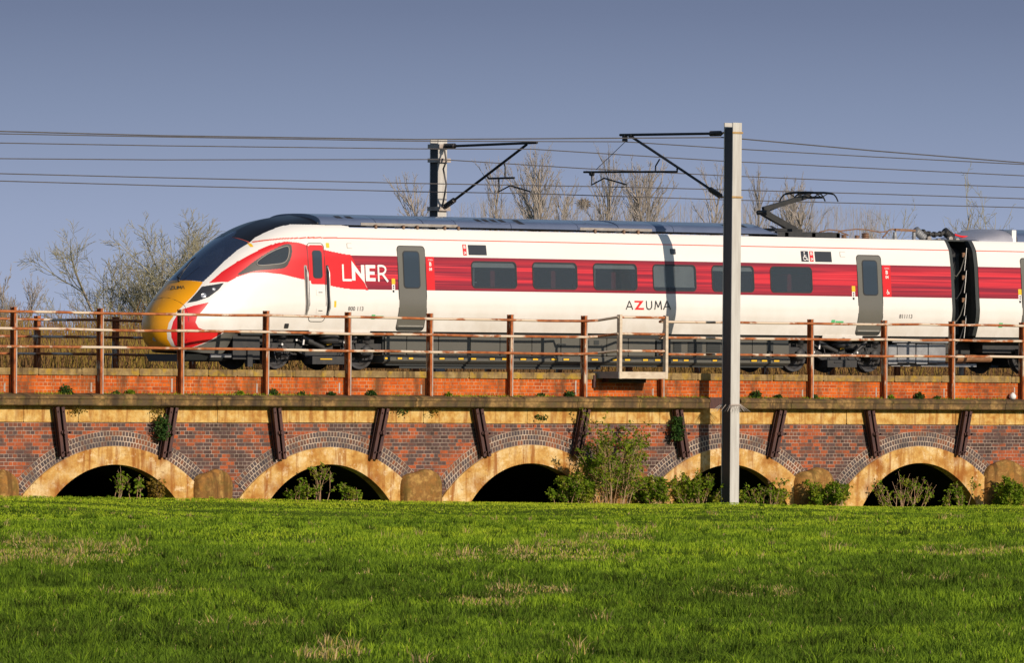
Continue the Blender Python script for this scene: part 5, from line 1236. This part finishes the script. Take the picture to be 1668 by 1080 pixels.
for i, (px_, py_, lab) in enumerate(POPS):
    Y = 205 + (i * 37 % 50); g_ = P(px_, 612, Y); h = (P(px_, py_, Y)[2] + .4) * (1.06 if i < 4 else 1.0)
    if i < 5: r = make_tree((g_[0], Y, 0), h, 'poplar', lab, "row of bare poplars behind the train", name="poplar_tree"); protos.append((r, h))
    else:
        src, hs = protos[i % 5]; r = copy_tree(src); r.location = (g_[0], Y, 0); r.rotation_euler = (0, 0, i * 1.3); w_ = h / hs; r.scale = (w_ * (1.25 if i in (8, 15, 3) else 1), w_ * (1.25 if i in (8, 15, 3) else 1), w_); r['label'] = lab
    if i == 5:
        T = Twigs(); c = P(951, 332, Y) 
        for _ in range(260):
            d = rv(); d /= np.linalg.norm(d); a = np.array(c) + d * .42 * RNG.uniform(.3, 1) * np.array([1, 1, .7]); T.add(a, a + rv() * .18, .02, .015)
        V, F, t_ = T.arrays(3); o = np_mesh("nest", V, F, M['bark'], None, t_); tag(o, "dark round twig nest high in the slim poplar", "nest")
for px_, py_, Y, h_k, lab in ((1456, 350, 190, 'poplar', 'lone thin bare poplar behind the roof busbar'), ):
    g_ = P(px_, 612, Y); make_tree((g_[0], Y, 0), P(px_, py_, Y)[2], h_k, lab, None, name="poplar_tree")
for px_, py_, Y, st_, lab in ((1519, 328, 120, 5, 'round many-stemmed bare tree behind the end of the first coach'), (1604, 352, 120, 3, 'small bare shrub tree peeping over the second coach'), (1432, 366, 200, 3, 'low bare bush tree left of the lone thin poplar')):
    g_ = P(px_, 612, Y); make_tree((g_[0], Y, 0), P(px_, py_, Y)[2], 'shrub', lab, None, twig=M['twig_olive'], name="bare_tree", stems=st_)
for px_, py_, Y, lab in ((272, 370, 70, 'grey willow tree in bud beyond the train nose, its left main crown'), (318, 368, 74, 'second willow crown rising closer to the windscreen')):
    g_ = P(px_, 612, Y); make_tree((g_[0], Y, 0), P(px_, py_, Y)[2] * (.92 if px_ < 300 else .80), 'spread', lab, None, twig=M['twig_olive'], name="willow_tree", stems=5)
for px_, py_, lab in ((9, 445, 'thin bare tree at the far left edge'), (26, 478, 'short thin bare tree between the two at the left edge'), (43, 455, 'thin bare tree right of the leftmost railing post')):
    Y = 170; g_ = P(px_, 612, Y); make_tree((g_[0], Y, 0), P(px_, py_, Y)[2], 'poplar', lab, "thin trees at the left", name="poplar_tree")
# scrub behind the viaduct
T = Twigs()
for px_, n_ in ((None, 11500),):
    for _ in range(n_):
        Y = RNG.uniform(14, 46); X = P(RNG.uniform(-380, 2050), 600, Y)[0]
        nz_ = float(vnoise(np.array([X + 500]), np.array([Y]), 3.0, 5)[0]); nz2 = float(vnoise(np.array([X + 300]), np.array([Y + 40]), 6.0, 9)[0])
        h = (3.3 + 1.7 * nz_) * RNG.uniform(.62, 1.0); tone = np.clip(.15 + .9 * (nz2 - .25) + RNG.uniform(-.15, .15) - (.2 if Y > 32 else 0), 0, 1)
        p = np.array([X, Y, 0.0]); d = np.array([RNG.uniform(-.22, .22), RNG.uniform(-.22, .22), 1.0]); n = 3
        pts = [p]
        for i in range(n):
            d = d + rv() * .12; d /= np.linalg.norm(d); q = p + d * h / n; T.add(p, q, .012 * (1 - i * .25), .012 * (.75 - i * .25), tone); p = q; pts.append(p)
        for k_ in range(11):
            f = RNG.uniform(.35, 1); i = min(2, int(f * 3)); o = pts[i] + (pts[i + 1] - pts[i]) * (f * 3 - i); dd = np.array([RNG.normal() * .5, RNG.normal() * .5, 1.0]); dd /= np.linalg.norm(dd); T.add(o, o + dd * RNG.uniform(.3, .8), .010, .005, np.clip(tone + RNG.uniform(-.2, .25), 0, 1))
K = 15500; Yg = RNG.uniform(12, 44, K); 
for i in range(K):
    X = P(RNG.uniform(-380, 2050), 600, Yg[i])[0]; h = RNG.uniform(3.0, 4.3) + .5 * float(vnoise(np.array([X + 500]), np.array([Yg[i]]), 3.0, 5)[0]); tn = np.clip(.25 + 1.1 * (float(vnoise(np.array([X + 300]), np.array([Yg[i] * .5 + 40]), 4.0, 9)[0]) - .2) + RNG.uniform(-.2, .2), 0, 1)
    o = np.array([X, Yg[i], h - RNG.uniform(.7, 1.3)]); T.add(o, np.array([X + RNG.normal() * .18, Yg[i] + RNG.normal() * .18, h]), .015, .004, tn)
V, F, t_ = T.arrays(3); tag(np_mesh("scrub", V, F, M['scrub'], None, t_), "thick brown and olive willow scrub beyond the viaduct", "scrub", kind='stuff')
# bushes in front of the viaduct
def quad_leaves(pts, size, n_each, spread, name, mat, parent, squash=1.0):
    C = np.repeat(np.array(pts), n_each, 0); K = len(C); C = C + RNG.normal(size=(K, 3)) * spread
    d = RNG.normal(size=(K, 3)); d[:, 2] = d[:, 2] * .7; d /= np.linalg.norm(d, axis=1)[:, None]; u = np.cross(d, RNG.normal(size=(K, 3))); u /= np.linalg.norm(u, axis=1)[:, None]
    s_ = size * RNG.uniform(.6, 1.35, (K, 1)); n = np.cross(d, u)
    V = np.stack([C, C + d * s_ * .5 + u * s_ * .32 + n * s_ * .06, C + d * s_, C + d * s_ * .5 - u * s_ * .32 + n * s_ * .06], 1).reshape(-1, 3); F = np.arange(K * 4).reshape(-1, 4)
    V[:, 2] = np.maximum(V[:, 2], -.3)
    return np_mesh(name, V, F, mat, parent)
def bush(name, x, y, w, h, nst, label, leaf, leaf_n, lsize, cat="bush", group=None, kids=(7, 4), lean=.35, spread=.03, stemr=.011):
    z0 = gz(x, y) - .05; root = thing(name, (x, y, z0), label, cat, group); Ts = [Twigs(), Twigs(), Twigs()]; tips = []
    for i in range(nst):
        a = RNG.uniform(0, 2 * math.pi); rr = math.sqrt(RNG.uniform(0, 1)); px_ = x + math.cos(a) * w / 2 * rr * .6; py_ = y + math.sin(a) * .35 * rr * min(1, w)
        d = (math.cos(a) * lean * rr * (w / max(h, .3)) + RNG.uniform(-.12, .12), min(.1, math.sin(a) * lean * .5 * rr), 1); grow(Ts, (px_, py_, z0), d, h * RNG.uniform(.6, 1.08) * (1 - .25 * rr), stemr, 0, .02, (.75, .8), 5, kids, .5, tips, .004, (.25, .5))
    Vs, Fs, ts, off = [], [], [], 0
    for T in Ts:
        if T.a: V, F, t_ = T.arrays(3); Vs.append(V); Fs.append(F + off); off += len(V)
    np_mesh("stems", np.concatenate(Vs), np.concatenate(Fs), M['stem'], root)
    pts = []
    for T in Ts[1:]:
        for a, b in zip(T.a, T.b): pts.append(a); pts.append((np.array(a) + np.array(b)) / 2); 
    for p, d in tips: pts.append(p)
    pts = [p for p in pts if RNG.random() < leaf_n]
    if pts: quad_leaves(pts, lsize, 2, spread, "leaves", leaf, root)
    return root
bx = lambda px_, Y=-.5: float(P(px_, 800, Y)[0])
bush("bush", bx(1000, -.75), -.75, 2.3, 2.2, 30, "big leafy bush against the viaduct between the third and fourth arches", M['leaf'], .30, .07, kids=(8, 4))
bush("bush", bx(930, -.7), -.7, 1.5, .75, 26, "low leafy bush spilling across the right side of the third arch", M['leaf'], .3, .07, kids=(7, 4))
bush("bush", bx(1065, -.65), -.65, 1.2, .75, 18, "low leafy bush at the right foot of the big one", M['leaf'], .3, .07, kids=(7, 4))
bush("bramble", bx(1135, -.3), -.3, 1.5, .85, 26, "tangled brown bramble in the fourth arch left of the nearer mast", M['leaf'], .28, .07, "bramble", kids=(6, 3), lean=.7)
bush("bramble", bx(1240, -.35), -.35, 1.5, .75, 20, "leafy bramble in the fourth arch right of the nearer mast", M['leaf'], .17, .07, "bramble", kids=(6, 3), lean=.7)
bush("bush", bx(1348, -.75), -.75, 1.1, .75, 24, "rounded leafy bush before the pier between the fourth and fifth arches", M['leaf'], .3, .07, kids=(7, 4))
bush("bush", bx(1645, -.75), -.75, .9, .8, 18, "leafy bush before the pier at the right edge", M['leaf'], .55, .075, kids=(7, 4))
bush("sapling", bx(1470, -.3), -.3, 2.4, .98, 22, "spray of leafy saplings filling the left and middle of the fifth arch", M['leaf'], .14, .075, "sapling", kids=(4, 2), lean=.3)
bush("sapling", bx(1560, -.3), -.3, .9, .9, 9, "few pale saplings at the right side of the fifth arch", M['leaf'], .22, .075, "sapling", kids=(4, 2), lean=.35)
bush("sapling", bx(520, -.35), -.35, .6, 1.0, 7, "upright leafy saplings in the middle of the second arch", M['leaf'], .17, .08, "sapling", kids=(4, 2), lean=.12)
bush("sapling", bx(488, -.35), -.35, .8, .5, 8, "low sprigs at the left of the second arch", M['leaf'], .28, .07, "sapling", kids=(4, 2), lean=.4)
bush("sapling", bx(575, -.35), -.35, .9, .48, 8, "low sprigs at the right of the second arch", M['leaf'], .28, .07, "sapling", kids=(4, 2), lean=.4)
bush("sapling", bx(187, -.35), -.35, .5, .85, 4, "leaning leafy sapling left of centre in the first arch", M['leaf'], .17, .08, "sapling", kids=(4, 2), lean=.25)
bush("sapling", bx(222, -.35), -.35, .5, .8, 4, "leafy sapling right of centre in the first arch", M['leaf'], .17, .08, "sapling", kids=(4, 2), lean=.25)
bush("sapling", bx(258, -.35), -.35, .5, .6, 5, "short ochre leaved sapling at the right of the first arch", M['leaf_ochre'], .5, .075, "sapling", kids=(4, 2), lean=.3)
# weeds on the ledge, ivy on two tie rails
def weed(x, y, z, r, label, mat=None, cat="weed", squash=.8, n=170):
    root = thing("weed", (x, y, z), label, cat, "weeds on the stone ledge"); d = RNG.normal(size=(n, 3)); d /= np.linalg.norm(d, axis=1)[:, None]; d[:, 2] = np.abs(d[:, 2]); d[:, 1] *= .5
    pts = np.array([x, y, z]) + d * r * np.power(RNG.random((n, 1)), .4) * np.array([1, 1, squash * 1.3])
    quad_leaves(list(pts), .055, 2, .012, "leaves", mat or M['leaf_dark'], root)
    T = Twigs()
    for i in range(12): T.add(np.array([x, y, z]), pts[i], .004, .002)
    V, F, t_ = T.arrays(3); np_mesh("stems", V, F, M['stem'], root)
    return root
WD = [(108, 633, .17, "round green weed left of the second near railing post"), (213, 639, .09, "small weed midway between the second and third near railing posts"), (190, 640, .05, "tiny weed just right of the second near railing post"), (391, 640, .07, "small weed left of the fourth near railing post"), (445, 639, .13, "green weed just right of the fourth near railing post"), (492, 642, .07, "tiny weed between the fourth and fifth near railing posts"), (606, 641, .13, "green weed midway between the fifth and sixth near railing posts"), (540, 641, .08, "small weed left of the fifth near railing post"), (731, 644, .06, "tiny weed right of the sixth near railing post"), (882, 645, .08, "low weed left of the weed by the eighth near railing post"), (929, 641, .14, "green weed just left of the eighth near railing post"), (1232, 643, .17, "widest weed clump, just right of the nearer mast"), (1268, 646, .08, "small weed right of the widest clump"), (1327, 646, .09, "weed at the foot of the first post right of the nearer mast"), (1451, 648, .08, "weed right of the second post right of the nearer mast"), (1498, 645, .14, "round weed before the last full bay of the near parapet"), (1527, 648, .06, "tiny weed right of the round weed near the right end")]
for px_, py_, r_, lab in WD:
    p = P(px_, py_ + 6, -.10); weed(p[0], -.10, 2.45, r_, lab, None if r_ > .1 else random.choice([M['leaf_dark'], M['leaf']]), n=int(60 + 700 * r_))
# moss and grass strands along the ledge
K = 5200; X = RNG.uniform(-17, 19, K); keep = vnoise(X + 100, X * 0 + 3, .5, 21) > .42; X = X[keep]; K = len(X); Yv = -RNG.power(1.2, K) * .22; Zv = 2.465 + Yv * .12
d = np.stack([RNG.normal(size=K) * .5, RNG.normal(size=K) * .4, np.ones(K)], 1); d /= np.linalg.norm(d, axis=1)[:, None]; h = RNG.uniform(.02, .085, K)[:, None]; u = np.stack([RNG.normal(size=K), RNG.normal(size=K), np.zeros(K)], 1); u /= np.linalg.norm(u, axis=1)[:, None]
C = np.stack([X, Yv, Zv], 1); V = np.stack([C - u * .006, C + u * .006, C + d * h], 1).reshape(-1, 3); tn = np.repeat(np.clip(RNG.normal(.55, .22, K), 0, 1), 3)
tag(np_mesh("ledge_moss", V, np.arange(K * 3).reshape(-1, 3), M['grass'], None, tn), "thin grass and moss growing along the dirty ledge", "moss", kind='stuff')
for px_, z0, z1, n_, lab, dx in ((269, 1.45, 1.95, 260, "dark ivy clump climbing the second tie rail", -.08), (1104, 1.45, 1.98, 300, "ivy draped over the tie rail left of the nearer mast", -.02), (300, 1.02, 1.15, 60, "", 0)):
    if not lab: continue
    p = P(px_, 700, -.22); root = thing("ivy", (p[0], -.2, z0), lab, "ivy", "ivy on the tie rails"); zz = RNG.uniform(z0, z1, n_); pts = np.stack([p[0] + dx + RNG.normal(size=n_) * .075, -.24 + RNG.normal(size=n_) * .04, zz], 1)
    quad_leaves(list(pts), .07, 2, .015, "leaves", M['leaf_dark'], root); T = Twigs()
    for i in range(10): T.add(np.array([p[0] + dx + RNG.uniform(-.05, .05), -.2, z0]), np.array([p[0] + dx + RNG.uniform(-.08, .08), -.22, z1]), .005, .003)
    V, F, t_ = T.arrays(3); np_mesh("stems", V, F, M['stem'], root)
for px_, lab, mt in ((124, "dry yellow tuft hanging under the ledge left of the first tie rail", 'leaf_ochre'), (258, "dry yellow sprig under the ledge beside the ivy clump", 'leaf_ochre'), (705, "pale sprig hanging under the ledge left of the fifth tie rail", 'leaf_ochre'), (883, "dark sprig hanging from the stone band over the third arch", 'leaf_dark'), (655, "green sprig hanging under the ledge right of the fourth tie rail", 'leaf_dark')):
    p = P(px_, 676, -.1); root = thing("hanging_sprig", (p[0], -.08, 2.15), lab, "sprig", "sprigs hanging under the ledge"); n_ = 55; pts = np.stack([p[0] + RNG.normal(size=n_) * .10, -.12 + RNG.normal(size=n_) * .03, 2.13 - np.abs(RNG.normal(size=n_)) * .06 - (.12 if px_ == 883 else 0)], 1)
    quad_leaves(list(pts), .06, 1, .01, "leaves", M[mt], root)
p = P(1649.5, 646.5, -.12)
r = MB(); r.lathe((p[0], -.12, 2.455), (0, 0, 1), [(0, 0), (.06, .01), (.085, .05), (.085, .10), (.05, .145), (.025, .155), (.025, .17), (0, .172)], 16); o = r.build("plastic_bottle", M['plastic_white'], None, smooth=True, sharp=50); tag(o, "white plastic bottle lying on the ledge at the right edge", "bottle")
# ------------------------------------------------------------------ the field
def field_pts(n, d0, d1):
    # even in depth and width over the wedge of field in front of the viaduct
    d = np.sqrt(RNG.uniform(d0 ** 2, d1 ** 2, n)); s_ = RNG.uniform(-1, 1, n) * (W0 / 2 / FPX * 1.5) * d
    X = CAM[0] + Fh[0] * d + Rr[0] * s_; Y = CAM[1] + Fh[1] * d + Rr[1] * s_; k_ = Y < -.05
    return X[k_], Y[k_], d[k_]
def blades(C, lean, h, wid, tone):
    K = len(C); a = RNG.uniform(0, math.pi, K); u = np.stack([np.cos(a), np.sin(a), np.zeros(K)], 1) * wid[:, None]
    up = np.stack([lean[:, 0] * .35, lean[:, 1] * .35, np.ones(K)], 1); mid = C + up * (h * .55)[:, None]; tip = C + np.stack([lean[:, 0], lean[:, 1], np.clip(1.05 - .35 * (lean ** 2).sum(1), .15, 1)], 1) * h[:, None]
    V = np.stack([C - u, C + u, mid - u * .75, mid + u * .75, tip], 1).reshape(-1, 3); b = (np.arange(K) * 5)[:, None]
    F = np.concatenate([b + np.array([[0, 1, 3]]), b + np.array([[0, 3, 2]]), b + np.array([[2, 3, 4]])])
    return V, F, np.repeat(tone, 5)
def shade_grad(Y): return np.clip((Y + 62) / 58, 0, 1)  # foreground shade painted into the grass tone, lifting towards the viaduct
def add_grass(n, d0, d1, hmul, wmul):
    X, Y, d = field_pts(n, d0, d1); K = len(X)
    n2 = vnoise(X + 900, Y + 900, 3.2, 12); n3 = vnoise(X + 900, Y + 900, .3, 13); n5 = vnoise(X + 900, Y + 900, 1.1, 15)
    h = (.03 + .03 * n3 + .045 * n5) * RNG.uniform(.55, 1.3, K) * hmul * np.clip((-Y - 2) / 30, .45, 1)
    sp_ = in_spots(X, Y, 61); straw = RNG.random(K) < .010 + .42 * sp_; h = h * (1 - .35 * sp_)
    tone = np.clip(.19 + .34 * (n2 - .5) + .16 * (n5 - .5) + .18 * (n3 - .5) + RNG.normal(size=K) * .07 + .38 * shade_grad(Y), 0.02, .70); tone = np.where(straw, RNG.uniform(.76, 1, K), tone)
    C = np.stack([X, Y, gh(X, Y) - .02], 1)
    return blades(C, RNG.normal(size=(K, 2)) * .42, h, .0045 * wmul * RNG.uniform(.7, 1.4, K), tone)
SPOTS = [(85, 905, 120, 16), (250, 968, 110, 14), (40, 888, 70, 7), (850, 906, 165, 6), (930, 902, 60, 5), (1570, 903, 95, 7), (1300, 940, 110, 5), (1215, 976, 70, 6), (790, 985, 60, 7), (1600, 945, 80, 6), (540, 1068, 60, 8), (860, 972, 60, 6), (1440, 1050, 14, 10), (1020, 880, 50, 4), (420, 1020, 70, 9)]
def spot_world(px_, py_, rx, ry):
    d = ray(px_, py_); p = CAM + d * (-CAM[2] / d[2]); dist = np.linalg.norm(p[:2] - CAM[:2]); return p, rx * dist / FPX, ry * dist ** 2 / (CAM[2] * FPX)
SW = [spot_world(*q) for q in SPOTS]
def in_spots(X, Y, seed):
    m_ = np.zeros(len(X)); wob = .5 + vnoise(X + 900, Y + 900, 1.6, seed)
    for p, rx, ry in SW:
        a = ((X - p[0]) * Rr[0] + (Y - p[1]) * Rr[1]) / rx; b = ((X - p[0]) * Fh[0] + (Y - p[1]) * Fh[1]) / ry; m_ = np.maximum(m_, np.clip(1.5 - (a * a + b * b) * wob, 0, 1))
    return m_
def add_tufts(n, d0, d1, per, size, kind):
    X, Y, d = field_pts(n, d0, d1)
    if kind == 'straw': k_ = (RNG.random(len(X)) < .75 * in_spots(X, Y, 62) + .035); X, Y = X[k_], Y[k_]
    else: k_ = vnoise(X + 900, Y + 900, 3.5, 43) > .34; X, Y = X[k_], Y[k_]
    R_ = size * RNG.uniform(.5, 1.3, len(X)) * np.clip((-Y - 1) / 25, .35, 1); base = RNG.normal(size=len(X)) * .10
    X, Y, R_, base = (np.repeat(v, per) for v in (X, Y, R_, base)); K = len(X)
    off = RNG.normal(size=(K, 2)) * .33 * R_[:, None]; lean = off / R_[:, None] * 1.1 + RNG.normal(size=(K, 2)) * .25
    C = np.stack([X + off[:, 0], Y + off[:, 1], gh(X, Y) - .02], 1); h = R_ * RNG.uniform(.45, 1.1, K)
    tone = np.clip(.13 + base + RNG.normal(size=K) * .08 + .26 * shade_grad(Y), .0, .66) if kind != 'straw' else np.where(RNG.random(K) < .7, RNG.uniform(.76, 1, K), RNG.uniform(.2, .5, K))
    return blades(C, lean, h, .0065 * RNG.uniform(.7, 1.5, K), tone)
parts_ = [add_grass(290000, 70, 112, 1.2, 1.6), add_grass(245000, 112, 150, 1.05, 1.7), add_grass(280000, 150, 205, .95, 1.6), add_tufts(2000, 70, 120, 46, .19, 'green'), add_tufts(1800, 120, 178, 40, .17, 'green'), add_tufts(4300, 70, 170, 22, .17, 'straw')]
off = 0; Vs, Fs, ts = [], [], []
for V, F, t_ in parts_: Vs.append(V); Fs.append(F + off); ts.append(t_); off += len(V)
tag(np_mesh("grass", np.concatenate(Vs), np.concatenate(Fs), M['grass'], None, np.concatenate(ts)), "rough green meadow grass with straw coloured patches", "grass", kind='stuff')
for o in bpy.data.objects:
    if 'org' in o: del o['org']
